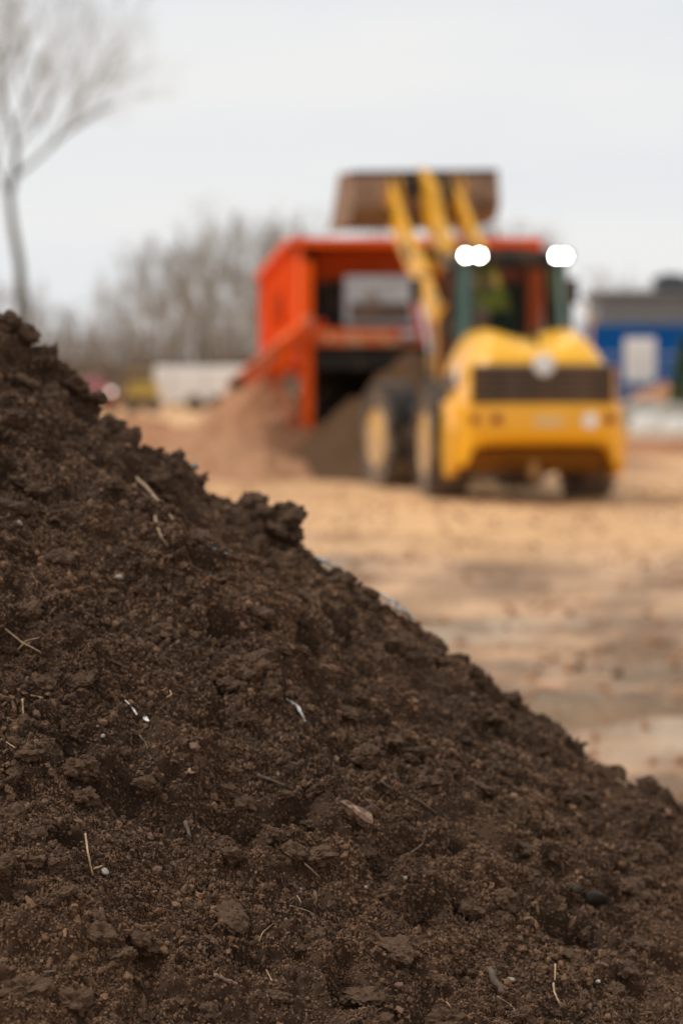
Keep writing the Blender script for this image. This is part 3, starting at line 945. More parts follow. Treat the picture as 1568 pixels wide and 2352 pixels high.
stick([(1020, 2308), (1035, 2325)], .0012, 'root_hair', M['straw'], 'tiny pale rootlet by the bottom edge right of the level root', 'root', .4, G1)
stick([(428, 1900), (436, 1935)], .0042, 'twig', M['twig'], 'upright dull stick below the bright wood chip', 'twig', .3, G1)
stick([(100, 2240), (125, 2245)], .0030, 'twig', M['twig'], 'dim brown stick in the blurred lower left corner', 'twig', .3, G1)

def flake(pts, wd, th, name, material, label, cat, group=None, lift=0.008, curl=0.3, jag=0.25):
    """a strip with ragged edges that follows the heap"""
    rk = random.Random(int(pts[0][0] + 3 * pts[0][1]))
    W = []
    for a, b in zip(pts, pts[1:]):
        for t_ in (0, .34, .67):
            q = (a[0] + (b[0] - a[0]) * t_, a[1] + (b[1] - a[1]) * t_)
            p, nm = hit(*q)
            W.append((p + nm * (lift + .003), nm))
    p, nm = hit(*pts[-1])
    W.append((p + nm * (lift + .003), nm))
    base = W[0][0].copy()
    mb = MB()
    V = []
    nn = len(W)
    for i, (p, nm) in enumerate(W):
        d = (W[min(i + 1, nn - 1)][0] - W[max(i - 1, 0)][0]).normalized()
        sd_ = d.cross(nm).normalized()
        e = math.sin(PI * (i + 0.6) / (nn + 0.2)) ** 0.5
        for j, u in enumerate((-1, -.4, .3, 1)):
            wv = wd * e * u * (1 + rk.uniform(-jag, jag))
            V.append(p - base + sd_ * wv + nm * (curl * wd * (u * u) + rk.uniform(-.3, .3) * wd * curl))
    mb.grid(V, nn, 4)
    o = mb.build(name, material, smooth=False)
    o.location = base
    m = o.modifiers.new('solid', 'SOLIDIFY')
    m.thickness = th
    return tag(o, label, cat, group)

G2 = 'scraps of plastic and foil on the dark heap'
flake([(868, 1368), (905, 1398), (945, 1434)], .010, .001, 'plastic_scrap', M['plastic'], 'crumpled white plastic strip glinting on the skyline right of centre', 'plastic scrap', G2, .012, 1.0, .5)
flake([(728, 1256), (748, 1276)], .010, .001, 'plastic_scrap', M['plastic'], 'small white plastic scrap on the skyline below the big clods', 'plastic scrap', G2, .014, .9, .4)
flake([(658, 1617), (678, 1632), (692, 1664)], .0036, .0008, 'plastic_scrap', M['plastic'], 'white curved plastic sliver in the middle of the heap', 'plastic scrap', G2, .007, .6, .3)
flake([(285, 1614), (300, 1630), (316, 1656)], .0018, .0006, 'plastic_scrap', M['plastic'], 'thin white plastic thread left of the curved sliver', 'plastic scrap', G2, .006, .6, .5)
flake([(331, 1656), (345, 1666)], .0034, .0006, 'plastic_scrap', M['plastic'], 'tiny white flake at the foot of the thin thread', 'plastic scrap', G2, .007, .6, .4)
flake([(482, 1264), (494, 1273)], .0042, .001, 'plastic_scrap', M['blueplastic'], 'left of two pale blue flakes on the upper heap', 'plastic scrap', G2, .008, .5, .4)
flake([(508, 1275), (518, 1281)], .0038, .001, 'plastic_scrap', M['blueplastic'], 'right of two pale blue flakes on the upper heap', 'plastic scrap', G2, .008, .5, .4)
flake([(436, 1774), (441, 1786), (446, 1802)], .0042, .0018, 'wood_chip', M['palewood'], 'bright cream wood chip standing out left of centre', 'wood chip', None, .007, .3, .15)
flake([(1525, 1870), (1545, 1885)], .006, .001, 'wood_chip', M['redwood'], 'rusty orange flake at the right edge of the heap', 'wood chip', None, .008, .4, .4)
flake([(552, 1436), (566, 1450)], .0055, .0018, 'wood_chip', M['redwood'], 'small rust red chip above the large pale clod', 'wood chip', None, .008, .3, .2)
flake([(735, 1537), (755, 1545)], .0050, .0018, 'wood_chip', M['redwood'], 'brick red chip right of the large pale clod', 'wood chip', None, .008, .3, .2)

# the wood chunk: a split piece and a lighter knot beside it
ck = thing('wood_chunk', 'split reddish chunk of rotten wood with cream knot lying mid heap', 'wood chunk', hit(820, 1880)[0])
base = Vector(ck.location)
a, na_ = hit(780, 1852); b, nb_ = hit(852, 1902)
mb = MB()
Q = [a.lerp(b, t_) + na_ * (.012 - .004 * abs(t_ - .5)) - base for t_ in (0, .15, .35, .55, .75, .9, 1)]
mb.tube(Q, [.003, .007, .009, .0115, .013, .0125, .007], 9)
for k_, v in enumerate(mb.bm.verts):
    ring, sp_ = divmod(k_, 9)
    f_ = (1.0, .55, 1.15, .7, 1.0, .5, 1.2, .6, .95)[sp_]       # split along the grain into ridges
    c__ = Q[min(ring, 6)]
    v.co = c__ + (v.co - c__) * f_ + Vector((rnd.uniform(-1, 1), rnd.uniform(-1, 1), rnd.uniform(-1, 1))) * .0022
mb.build('split_stick', M['chunk'], ck)
p, nm = hit(842, 1862)
mk = lump_mesh('knot', 411, 4, M['chunk'], (1.1, .6, .8), .7, True)
kn = bpy.data.objects.new('knot', mk); COL.objects.link(kn); kn.parent = ck
kn.location = p + nm * .012 - base; kn.scale = (.017,) * 3; kn.rotation_euler = (.3, .5, 1.0)

G3 = 'pebbles and hard lumps on the dark heap'
def pebble(px, py, s, m_, label, sq=(1, .85, .7), seed=None, lift=.35, nm_='pebble', cat='pebble'):
    me = lump_mesh(nm_, seed or int(px), 3, m_, sq, .28)
    return tag(put(me, nm_, px, py, s, None, lift=lift), label, cat, G3)
pebble(440, 1078, .0125, M['pebble'], 'pale blurred pebble on the heap skyline left of the big clods', lift=.9)
pebble(272, 1332, .0078, M['pebble'], 'round pale pebble below the shorter pale twig', lift=.9)
pebble(1370, 2257, .0050, M['plastic'], 'tiny white speck of stone at the lower right', lift=.8)
pebble(912, 2270, .0085, M['redpebble'], 'small round tan pebble near the bottom edge', lift=.7)
pebble(841, 2044, .0042, M['pebble'], 'tiny white stone under the pale chunk, lower of two', lift=1.1)
pebble(928, 2020, .0046, M['pebble'], 'tiny white stone right below the pale chunk, upper of two', lift=1.1)
pebble(445, 1719, .0125, M['redpebble'], 'reddish clay lump above the bright wood chip', (1.2, .8, .6))
pebble(688, 2047, .0050, M['pebble'], 'white angular chip of stone right of the short pale twig', lift=.9)
pebble(242, 2006, .0075, M['pebble'], 'smooth grey pebble right of the short flat straw', (1.2, .9, .6), lift=.6)
pebble(357, 2002, .0100, M['redpebble'], 'tan rounded lump right of the smooth grey pebble', lift=.5)
pebble(235, 1694, .0052, M['pebble'], 'small cream crumb of stone above the left slope middle', lift=.9)
pebble(83, 1683, .0050, M['pebble'], 'small pale crumb of stone near the left edge straws', lift=.9)
pebble(1168, 2254, .0085, M['pebble'], 'dull grey pebble right of the stubby brown stick', lift=.5)
pebble(42, 1205, .0062, M['pebble'], 'small cream pebble high on the left of the heap', lift=.9)
pebble(775, 1641, .0085, M['redpebble'], 'pinkish lump right of the white curved sliver', lift=.6)
pebble(1352, 2066, .024, M['slate'], 'large flat dark stone on the right side of the heap', (1.45, .9, .6), nm_='dark_stone', cat='stone', lift=.3)
pebble(1318, 2045, .012, M['slate'], 'small dark stone touching the large flat one on its left', (1.4, .8, .5), nm_='dark_stone', cat='stone', lift=.5)

# ------------------------------------------------------------------ sandy spoil and screened soil behind
def mound(name, cx, cy, h, rx, ry, seed, material, label, cat, nu=90, nv=150, sharp=1.0):
    u = np.linspace(0, 1, nu)
    v = np.linspace(0, 2 * PI, nv)
    U, V = np.meshgrid(u, v, indexing='ij')
    U, V = U.ravel(), V.ravel()
    x, y = U * rx * np.cos(V), U * ry * np.sin(V)
    wob = 1 + 0.14 * vnoise(np.stack([np.cos(V) * 1.6, np.sin(V) * 1.6, U * 0 + seed], 1), seed)
    x, y = x * wob, y * wob
    z = h * ((1 - U) * sharp + (1 - sharp) * (1 - U ** 2)) - 0.10 * np.sin(PI * U) * h + 0.0
    z = np.where(U < .12, z - (0.12 - U) ** 2 * h * 3, z)
    P = np.stack([x, y, z], 1)
    k = np.clip(1 - U ** 6, 0, 1)
    P[:, 2] += (0.16 * fbm(P * 1.3 + seed, 3, seed) + 0.08 * lumps(P * 4 + seed, seed + 3, 2.0) + 0.02 * lumps(P * 11 + seed, seed + 4, 1.5)) * k - 0.06 * U ** 4
    o = np_mesh(name, P, grid_quads(nu, nv), material)
    o.location = (cx, cy, 0)
    return tag(o, label, cat)
mound('spoil_heap', -1.45, 41.2, 1.78, 2.1, 2.5, 4, M['spoil'], 'tan sandy heap under the orange side chute', 'spoil heap', sharp=.8)
mound('spoil_heap', -1.15, 37.4, 0.26, 1.6, 1.2, 9, M['spoil'], 'low tan mound spread in front of the orange corner post', 'spoil heap', sharp=.5)
mound('spoil_heap', -3.4, 43.5, 0.75, 3.2, 4.0, 15, M['spoil'], 'long low tan bank tailing off to the left of the machine', 'spoil heap', sharp=.4)
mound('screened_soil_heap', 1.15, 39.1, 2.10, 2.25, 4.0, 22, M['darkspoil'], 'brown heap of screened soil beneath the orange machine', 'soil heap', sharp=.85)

# ------------------------------------------------------------------ the yellow wheel loader
YR, YF = R(7), R(17.5)
ld = thing('wheel_loader', 'yellow wheel loader seen from behind with bucket raised and work lights on', 'wheel loader', (2.26, 31.5, 0.0), YR)
FM = Matrix.Translation((0, 1.5, 0)) @ Matrix.Rotation(YF - YR, 4, 'Z')       # the front frame is steered to the left

def wheel(x, y, M_, side):
    """tyre, rim and hub of one wheel; side = +1 for the right"""
    w_ = bpy.data.objects.new('wheel', None)
    COL.objects.link(w_)
    w_.parent = ld
    Tm = (M_ if M_ is not None else Matrix.Identity(4)) @ Matrix.Translation((x, y, 0.70))
    w_.matrix_local = Tm
    mb = MB()
    prof_ = [(.40, -.20), (.43, -.235), (.55, -.25), (.655, -.235), (.685, -.19), (.69, 0), (.685, .19), (.655, .235), (.55, .25), (.43, .235), (.40, .20)]
    mb.lathe([(r, t) for r, t in prof_], (0, 0, 0), 48)
    for k in range(22):
        for sgn in (-1, 1):
            a_ = 2 * PI * (k + (0.25 if sgn > 0 else -.25)) / 22
            for t_, da in ((.06, .0), (.15, .10), (.225, .19)):
                aa = a_ + da
                rr = .70 if t_ < .2 else .672
                mb.box((sgn * t_, rr * math.cos(aa), rr * math.sin(aa)), (.10, .085, .055), (aa - PI / 2, 0, 0))
    mb.build('tyre', M['tyre'], w_)
    s = side
    mb = MB()
    mb.lathe([(.42, .235 * s), (.40, .255 * s), (.375, .245 * s), (.34, .19 * s), (.22, .17 * s), (.19, .21 * s), (.16, .235 * s), (.05, .25 * s), (0.001, .25 * s)], (0, 0, 0), 40)
    mb.build('rim', M['rim'], w_, smooth=False)
    mb = MB()
    for k in range(10):
        a_ = 2 * PI * k / 10
        mb.lathe([(.016, .17 * s), (.016, .205 * s), (.001, .21 * s)], (0, .26 * math.cos(a_), .235 * math.sin(a_)), 8)
    mb.build('wheel_nuts', M['darksteel'], w_)
    return w_
for x, s in ((-.95, -1), (.95, 1)):
    wheel(x, 0, None, s)
    wheel(x, 1.5, FM, s)
MB().tube([(-.8, 0, .7), (-.3, 0, .7), (-.2, 0, .7), (.2, 0, .7), (.3, 0, .7), (.8, 0, .7)], [.13, .14, .24, .24, .14, .13], 16).build('rear_axle', M['darksteel'], ld, smooth=True)
MB(FM).tube([(-.8, 1.5, .7), (-.3, 1.5, .7), (-.2, 1.5, .7), (.2, 1.5, .7), (.3, 1.5, .7), (.8, 1.5, .7)], [.13, .14, .24, .24, .14, .13], 16).build('front_axle', M['darksteel'], ld, smooth=True)

# counterweight: rounded in plan, cut away below
def cw_section(x):
    e = abs(x) / 1.03
    pull = 0.20 * max(0, (e - .72) / .28) ** 2
    yb = -1.78 + pull
    und = 0.0 if e < .80 else min(1, (e - .80) / .10)
    zb = .76 * (1 - und) + .46 * und
    return [(-0.75, 1.28), (-1.25 + pull, 1.27), (yb + .10, 1.265), (yb + .02, 1.24), (yb, 1.15), (yb - .01 + .02 * und, .92), (yb + .03, zb + .03), (yb + .10, zb - .02), (-1.05, .66), (-.75, .64)]
sx_ = [-1.03, -1.01, -.97, -.92, -.88, -.84, -.6, -.3, 0, .3, .6, .84, .88, .92, .97, 1.01, 1.03]
mb = MB()
secs = [[Vector((x, y, z)) for y, z in cw_section(x)] for x in sx_]
nsec = len(secs[0])
vv = [mb.bm.verts.new(p) for sec in secs for p in sec]
for i in range(len(secs) - 1):
    for j in range(nsec):
        a_, b_ = i * nsec + j, i * nsec + (j + 1) % nsec
        mb.bm.faces.new((vv[a_], vv[b_], vv[b_ + nsec], vv[a_ + nsec]))
mb.bm.faces.new(vv[:nsec]); mb.bm.faces.new(vv[-nsec:][::-1])
mb.build('counterweight', M['yellow'], ld, bevel=.025, smooth=False)
# side skirts in front of the counterweight, over the wheels
for s in (-1, 1):
    MB().prism([(-.77, 1.26), (-.77, .60), (-.86, .42), (-1.0, .30), (-1.38, .34), (-1.50, .52), (-1.50, .90), (-1.2, 1.26)], s * 1.10, s * 1.0).build('corner_weight', M['yellow'], ld, bevel=.03)
# rear frame
MB().prism([(-1.45, .66), (-.72, .68), (-.72, .36), (-1.02, .36)], -.92, .92).build('shaded_belly_plate', M['belly'], ld, bevel=.01)  # plate added to carry the painted shade band below the counterweight
MB().box((0, -.1, .80), (.86, 2.1, .55)).box((0, 1.1, .85), (.5, .9, .4)).box((0, -.9, .62), (.8, .5, .34)).build('rear_frame', M['darksteel'], ld, bevel=.02)
MB().box((0, -1.15, .40), (.10, .16, .22)).tube([(0, -1.3, .30), (0, -1.3, .52)], .03, 10).build('tow_hitch', M['rim'], ld, bevel=.01)

# engine hood: two humps with a valley between, falling to the rear
nx, ny = 49, 27
V = []
for i in range(nx):
    u = -1 + 2 * i / (nx - 1)
    for j in range(ny):
        t_ = j / (ny - 1)
        y = .10 - 1.80 * t_
        zt = np.interp(y, [-1.72, -1.66, -1.55, -1.35, -1.0, -.6, .1], [1.74, 1.80, 1.89, 1.99, 2.07, 2.10, 2.09])
        hump = .095 * math.exp(-((abs(u) - .56) / .26) ** 2) * np.interp(y, [-1.7, -1.3, -.8], [.15, .8, 1])
        valley = -.05 * math.exp(-(u / .16) ** 2) * np.interp(y, [-1.7, -1.2], [.1, 1])
        half = np.interp(y, [-1.7, -1.3, .1], [.93, .98, .96])
        z = 1.262 + (zt + hump + valley - 1.262) * (max(0, 1 - abs(u) ** 4.6)) ** .5
        x = half * math.copysign(abs(u) ** .85, u) * (1 - .06 * (z - 1.26))
        V.append((x, y, z))
mb = MB()
mb.grid(V, nx, ny)
# rear panel round the grille
rear = [Vector(V[i * ny + ny - 1]) for i in range(nx)]
ed = [mb.bm.verts.new(p) for p in rear]
eb = [mb.bm.verts.new((p.x, p.y - .0, 1.262)) for p in rear]
for a_ in range(nx - 1):
    try: mb.bm.faces.new((ed[a_], ed[a_ + 1], eb[a_ + 1], eb[a_]))
    except ValueError: pass
mb.build('engine_hood', M['yellow'], ld, smooth=True)
MB().box((0, -.9, 2.06), (.035, .9, .03), (R(5), 0, 0)).build('hood_seam', M['darksteel'], ld)
MB().tube([(0, -1.35, 1.95), (0, -1.32, 2.16)], .022, 8).box((0, -1.34, 2.17), (.07, .08, .05)).build('camera_mast', M['darksteel'], ld)
MB().box((0, -1.720, 1.485), (1.76, .03, .46)).build('grille_recess', M['black'], ld, bevel=.008)
for s in (-1, 1):
    MB().box((s * .90, -1.74, 1.475), (.035, .04, .46)).build('grille_side', M['yellow'], ld, bevel=.008)
sl0 = MB().box((0, 0, 0), (1.72, .05, .040), (R(25), 0, 0)).build('slat', M['grille'], ld)
sl0.location = (0, -1.755, 1.285)
for k in range(1, 6):
    c_ = sl0.copy(); COL.objects.link(c_); c_.location = (0, -1.755, 1.285 + k * .082)
for x in (-.40, .40):
    MB().box((x, -1.765, 1.475), (.03, .03, .42)).build('grille_divider', M['grille'], ld)
MB().lathe([(.125, .0), (.125, -.03), (.11, -.045), (.001, -.05)], (0.0, -1.785, 1.71), 32, 'y').build('badge', M['badge'], ld)
MB().lathe([(.134, .01), (.134, -.018), (.125, -.018)], (0.0, -1.785, 1.71), 32, 'y').build('badge_ring', M['galv'], ld)
# plate, round speed disc, lamps on the counterweight
MB().box((.06, -1.793, 1.02), (.36, .012, .13)).build('number_plate', M['cream'], ld, bevel=.004)
MB().lathe([(.095, 0), (.095, -.012), (.0001, -.012)], (.58, -1.796, 1.03), 28, 'y').build('speed_disc', M['white'], ld)
for x, w_ in ((-.86, .10), (-.58, .12), (.84, .12)):
    MB().box((x, -1.778 if abs(x) > .8 else -1.793, 1.045), (w_, .05, .11)).build('tail_light', M['redlamp'], ld, bevel=.01)
# hood side vents and decals
for s in (-1, 1):
    MB().box((s * .962, -.55, 1.50), (.02, .8, .22)).build('side_vent', M['grille'], ld, bevel=.008)
    MB().box((s * .972, -1.2, 1.60), (.014, .22, .22)).build('side_disc', M['badge'], ld)

# fenders, steps, tank
for s in (-1, 1):
    pr = []
    for k in range(9):
        a_ = R(20 + 140 * k / 8)
        pr.append((.0 + .80 * math.cos(a_), .70 + .80 * math.sin(a_)))
    for k in range(8, -1, -1):
        a_ = R(20 + 140 * k / 8)
        pr.append((.0 + .765 * math.cos(a_), .70 + .765 * math.sin(a_)))
    MB().prism(pr, s * .74, s * 1.19).build('rear_fender', M['darksteel'], ld)
    pf = [(1.5 + (y), z) for y, z in pr]
    MB(FM).prism([(p[0], p[1]) for p in pf], s * .74, s * 1.19).build('front_fender', M['darksteel'], ld)
    st_ = MB()
    for k in range(3):
        st_.box((s * 1.02, 1.02, .50 + .32 * k), (.30, .34, .03))
    st_.beam((s * 1.15, .86, .48), (s * 1.10, .86, 1.35), .03, .05)
    st_.beam((s * 1.15, 1.18, .48), (s * 1.10, 1.18, 1.35), .03, .05)
    st_.build('steps', M['darksteel'], ld)
    MB().tube([(s * 1.0, .12, 1.35), (s * 1.03, .12, 2.3), (s * .9, .12, 2.5)], .018, 8).build('handrail', M['yellow'], ld)

# cab
zf, zr_ = 1.46, 3.12
MB().box((0, .80, 1.36), (1.50, 1.45, .36)).build('cab_base', M['darksteel'], ld, bevel=.03)
P4 = [(-.58, .08), (.58, .08), (.76, .34), (.74, 1.50), (-.74, 1.50), (-.76, .34)]
fr_ = MB()
for x, y in P4:
    fr_.beam((x, y, zf), (x * .93, y * .96 + .03, zr_), .055, .055)
for z_, k in ((zf + .03, 1.0), (zr_ - .06, .93)):
    q = [(x * k, y * (1 if k == 1 else .96) + (0 if k == 1 else .03), z_) for x, y in P4]
    for a_ in range(6):
        fr_.beam(q[a_], q[(a_ + 1) % 6], .07, .08)
fr_.beam((-.76, .80, zf), (-.71, .80, zr_), .06, .06)
fr_.beam((.76, .80, zf), (.71, .80, zr_), .06, .06)
fr_.build('cab_frame', M['darksteel'], ld)
def pane(pts, name='window_pane', mt='glass'):
    mb = MB()
    c0 = [Vector(p) for p in pts]
    nrm = (c0[1] - c0[0]).cross(c0[2] - c0[0]).normalized() * .006
    mb._add([p for p in c0] + [p + nrm for p in c0], [(0, 1, 2, 3), (7, 6, 5, 4), (0, 4, 5, 1), (1, 5, 6, 2), (2, 6, 7, 3), (3, 7, 4, 0)])
    return mb.build(name, M[mt], ld)
pane([(-.55, .08, zf + .08), (.55, .08, zf + .08), (.51, .107, zr_ - .11), (-.51, .107, zr_ - .11)])
for s in (-1, 1):
    pane([(s * .60, .10, zf + .08), (s * .75, .32, zf + .08), (s * .70, .335, zr_ - .11), (s * .56, .125, zr_ - .11)], mt='sideglass')
pane([(-.69, 1.50, zf + .08), (.69, 1.50, zf + .08), (.64, 1.47, zr_ - .11), (-.64, 1.47, zr_ - .11)])
for s in (-1, 1):
    pane([(s * .76, .40, zf + .08), (s * .76, .76, zf + .08), (s * .708, .76, zr_ - .11), (s * .708, .41, zr_ - .11)], mt='sideglass')
    pane([(s * .76, .84, zf + .08), (s * .75, 1.45, zf + .08), (s * .70, 1.43, zr_ - .11), (s * .708, .84, zr_ - .11)], mt='sideglass')
MB().box((0, .80, 3.145), (1.50, 1.62, .11)).box((0, .80, 3.21), (1.2, 1.2, .03)).build('cab_roof', M['darksteel'], ld, bevel=.035)
MB().box((-.2, .50, 1.93), (.50, .50, .14)).box((-.2, .21, 2.20), (.46, .12, .45), (R(-8), 0, 0)).box((-.2, .7, 1.7), (.3, .3, .36)).build('driver_seat', M['seat'], ld, bevel=.04)
MB().box((0, 1.25, 1.75), (.9, .3, .5)).box((.45, .6, 1.95), (.16, .6, .4)).box((0, .8, 1.58), (1.3, 1.2, .06)).build('console', M['black'], ld, bevel=.03)
MB().lathe([(.19, -.012), (.205, 0), (.19, .012), (.175, 0), (.19, -.012)], (0, 1.02, 2.12), 24, 'z').tube([(0, 1.02, 2.12), (0, 1.2, 1.8)], .03, 8).box((0, 1.02, 2.12), (.36, .04, .02)).build('steering_wheel', M['black'], ld)
for x, dx_ in ((-.68, 0), (-.50, 0), (.51, 0), (.62, 0)):
    lb = MB().box((x, -.06, 3.125), (.115, .09, .115)).box((x, -.03, 3.20), (.03, .04, .06)).build('work_light', M['darksteel'], ld, bevel=.015)
    MB().lathe([(.046, 0), (.046, -.012), (.0001, -.016)], (x, -.106, 3.125), 20, 'y').build('lens', M['lamp'], lb)
for s in (-1, 1):
    mr_ = MB().tube([(s * .72, 1.45, 2.9), (s * 1.05, 1.52, 2.95)], .016, 8).box((s * 1.08, 1.5, 2.72), (.16, .05, .34)).build('mirror', M['darksteel'], ld, bevel=.015)
MB().tube([(.62, -.35, 1.9), (.62, -.35, 2.5), (.62, -.42, 2.62)], [.055, .055, .05], 14).build('exhaust_pipe', M['darksteel'], ld)
MB().tube([(-.5, -.3, 1.9), (-.5, -.3, 2.35)], [.09, .09], 14).lathe([(.12, 0), (.12, .1), (.05, .14)], (-.5, -.3, 2.32), 16, 'z').build('air_intake', M['darksteel'], ld)

# front frame with boom and bucket
MB(FM).box((0, 1.2, .85), (.78, 1.6, .5)).box((0, .25, .85), (.4, .5, .3)).prism([(.55, .95), (1.75, .95), (1.55, 1.5), (1.12, 2.52), (.78, 2.52), (.62, 1.4)], -.44, -.37).prism([(.55, .95), (1.75, .95), (1.55, 1.5), (1.12, 2.52), (.78, 2.52), (.62, 1.4)], .37, .44).box((0, .95, 1.9), (.84, .18, .18)).build('front_frame', M['darksteel'], ld, bevel=.02)
PB, PH = (.92, 2.42), (2.95, 4.22)          # boom foot, bucket hinge (y, z)
for s in (-1, 1):
    pr = [(PB[0] - .12, PB[1] - .10), (PB[0] + .16, PB[1] - .10), (1.95, 3.02), (2.66, 3.60), (PH[0] + .12, PH[1] - .10), (PH[0] + .06, PH[1] + .10), (PH[0] - .12, PH[1] + .10), (2.16, 3.72), (1.50, 3.20), (PB[0] - .10, PB[1] + .12)]
    MB(FM).prism(pr, s * .555, s * .462).build('lift_arm', M['armyellow'], ld, bevel=.012)
    MB(FM).tube([(s * .34, 1.15, 1.15), (s * .38, 1.45, 1.85)], .075, 14).build('lift_cylinder', M['armyellow'], ld)
    MB(FM).tube([(s * .38, 1.45, 1.85), (s * .42, 1.95, 2.85)], .04, 12).build('cylinder_rod', M['chrome'], ld)
MB(FM).tube([(-.46, 2.15, 3.15), (.46, 2.15, 3.15)], .11, 16).box((0, 2.2, 3.25), (.20, .34, .34)).build('cross_tube', M['armyellow'], ld)
MB(FM).box((0, 2.28, 3.32), (.86, .05, .22), (R(40), 0, 0)).build('cross_plate', M['darksteel'], ld)
MB(FM).prism([(1.62, 3.10), (1.82, 2.98), (2.20, 3.20), (2.62, 3.75), (2.76, 4.22), (2.66, 4.40), (2.44, 4.36), (2.26, 3.88), (1.86, 3.48)], -.09, .09).build('tilt_lever', M['armyellow'], ld, bevel=.015)
for s in (-1, 1):
    MB(FM).tube([(s * .44, 2.72, 3.92), (s * .60, 2.72, 3.92)], .075, 14).build('pin', M['darksteel'], ld)
    MB(FM).box((s * .51, 2.0, 3.36), (.135, .16, .30), (R(-42), 0, 0)).build('arm_joint', M['darksteel'], ld)
MB(FM).tube([(-.13, 2.0, 3.30), (.13, 2.0, 3.30)], .085, 14).build('pin', M['darksteel'], ld)
MB(FM).tube([(.26, .80, 2.35), (.14, 1.45, 3.0)], .10, 14).build('tilt_cylinder', M['armyellow'], ld)
MB(FM).tube([(.14, 1.45, 3.0), (.03, 1.75, 3.25)], .045, 12).build('cylinder_rod', M['chrome'], ld)
MB(FM).beam((0, 2.60, 4.32), (0, 2.98, 4.58), .10, .12).build('bucket_link', M['armyellow'], ld, bevel=.015)
for s in (-1, 1):
    MB(FM).tube([(s * .40, 1.0, 2.05), (s * .36, 1.5, 2.6), (s * .36, 2.1, 3.15), (s * .3, 2.6, 3.9)], .02, 8).build('hydraulic_hose', M['rubber'], ld)
# bucket carried high, floor nearly level
BT = FM @ Matrix.Translation((.06, PH[0], PH[1] - .02)) @ Matrix.Rotation(R(-2), 4, 'Y') @ Matrix.Diagonal((1, 1, .80, 1))
outer = [(.62, .50), (.10, .48), (.00, .40), (-.03, .10), (-.03, -.18), (.12, -.40), (.28, -.47), (1.15, -.52)]
inner = [(1.15, -.495), (.30, -.44), (.14, -.37), (.005, -.16), (.005, .10), (.03, .38), (.11, .445), (.62, .465)]
MB(BT).prism(outer + inner, -1.12, 1.12).build('bucket_shell', M['bucket'], ld)
side = [(.62, .497), (.102, .477), (.003, .397), (-.027, .10), (-.027, -.177), (.122, -.397), (.28, -.467), (1.15, -.517)]
for s in (-1, 1):
    MB(BT).prism(side, s * 1.145, s * 1.121).build('bucket_side', M['bucket'], ld)
MB(BT).box((0, 1.20, -.505), (2.29, .20, .03)).build('cutting_edge', M['darksteel'], ld)
for x in (-.56, -.42, .42, .56):
    MB(BT).prism([(-.12, -.10), (-.14, .06), (-.02, .40), (.05, .40), (.02, .08), (-.002, -.16)], x - .018, x + .018).build('hinge_plate', M['armyellow'], ld)
MB(BT).prism([(-.08, .30), (-.06, .46), (.12, .52), (.08, .38), (-.002, .15)], -.09, -.06).prism([(-.08, .30), (-.06, .46), (.12, .52), (.08, .38), (-.002, .15)], .06, .09).build('link_bracket', M['armyellow'], ld)
for x in (-.85, .85):
    MB(BT).box((x, -.045, -.03), (.09, .03, .28)).build('stiffener', M['bucket'], ld)
MB(BT).box((0, .02, .455), (2.27, .10, .06)).build('top_lip', M['darksteel'], ld)
MB(BT).box((0, -.05, .16), (.74, .04, .34)).build('bracket_plate', M['darksteel'], ld)

# the driver, seen through the rear window
dr = thing('person', 'driver in a yellow hi-vis jacket seated in the loader cab looking left', 'person', ld.matrix_basis @ Vector((-.34, .33, 2.14)), YR)
def skin_mesh(name, verts, edges, radii, material, sub=2, parent=None, root=0):
    me = bpy.data.meshes.new(name)
    me.from_pydata(verts, edges, [])
    o = bpy.data.objects.new(name, me)
    COL.objects.link(o)
    o.modifiers.new('skin', 'SKIN')
    if not me.skin_vertices: pass
    layer = me.skin_vertices[0] if len(me.skin_vertices) else None
    if layer is None:
        bpy.context.view_layer.objects.active = o
        layer = me.skin_vertices[0]
    for k, r_ in enumerate(radii):
        layer.data[k].radius = r_ if isinstance(r_, tuple) else (r_, r_)
        layer.data[k].use_root = (k == root)
    s_ = o.modifiers.new('sub', 'SUBSURF')
    s_.levels = s_.render_levels = sub
    me.materials.append(material)
    if parent is not None: o.parent = parent
    return o
bv_ = [(0, 0, .08), (0, .0, .30), (0, .01, .50), (0, .02, .60), (0, .03, .68), (0, .04, .80), (0, .05, .90),
       (-.20, .01, .52), (-.27, .12, .28), (-.16, .36, .30), (-.13, .43, .31), (.20, .01, .52), (.27, .12, .28), (.20, .36, .26), (.18, .43, .26),
       (-.11, .05, .05), (-.15, .45, .08), (-.15, .55, -.30), (-.15, .66, -.36), (.11, .05, .05), (.15, .45, .08), (.15, .55, -.30), (.15, .66, -.36)]
be_ = [(0, 1), (1, 2), (2, 3), (3, 4), (4, 5), (5, 6), (2, 7), (7, 8), (8, 9), (9, 10), (2, 11), (11, 12), (12, 13), (13, 14), (0, 15), (15, 16), (16, 17), (17, 18), (0, 19), (19, 20), (20, 21), (21, 22)]
br_ = [(.15, .12), (.14, .11), (.16, .11), .06, (.085, .095), (.095, .105), .06, .065, .048, .035, .04, .065, .048, .035, .04, .085, .065, .045, .05, .085, .065, .045, .05]
skin_mesh('body', bv_, be_, br_, M['skin'], 2, dr)
jv, je = bv_[:3] + [bv_[7], bv_[8], bv_[9], bv_[11], bv_[12], bv_[13]], [(0, 1), (1, 2), (2, 3), (3, 4), (4, 5), (2, 6), (6, 7), (7, 8)]
skin_mesh('hi_vis_jacket', jv, je, [(.20, .16), (.20, .16), (.215, .15), .10, .075, .055, .10, .075, .055], M['hivis'], 2, dr)
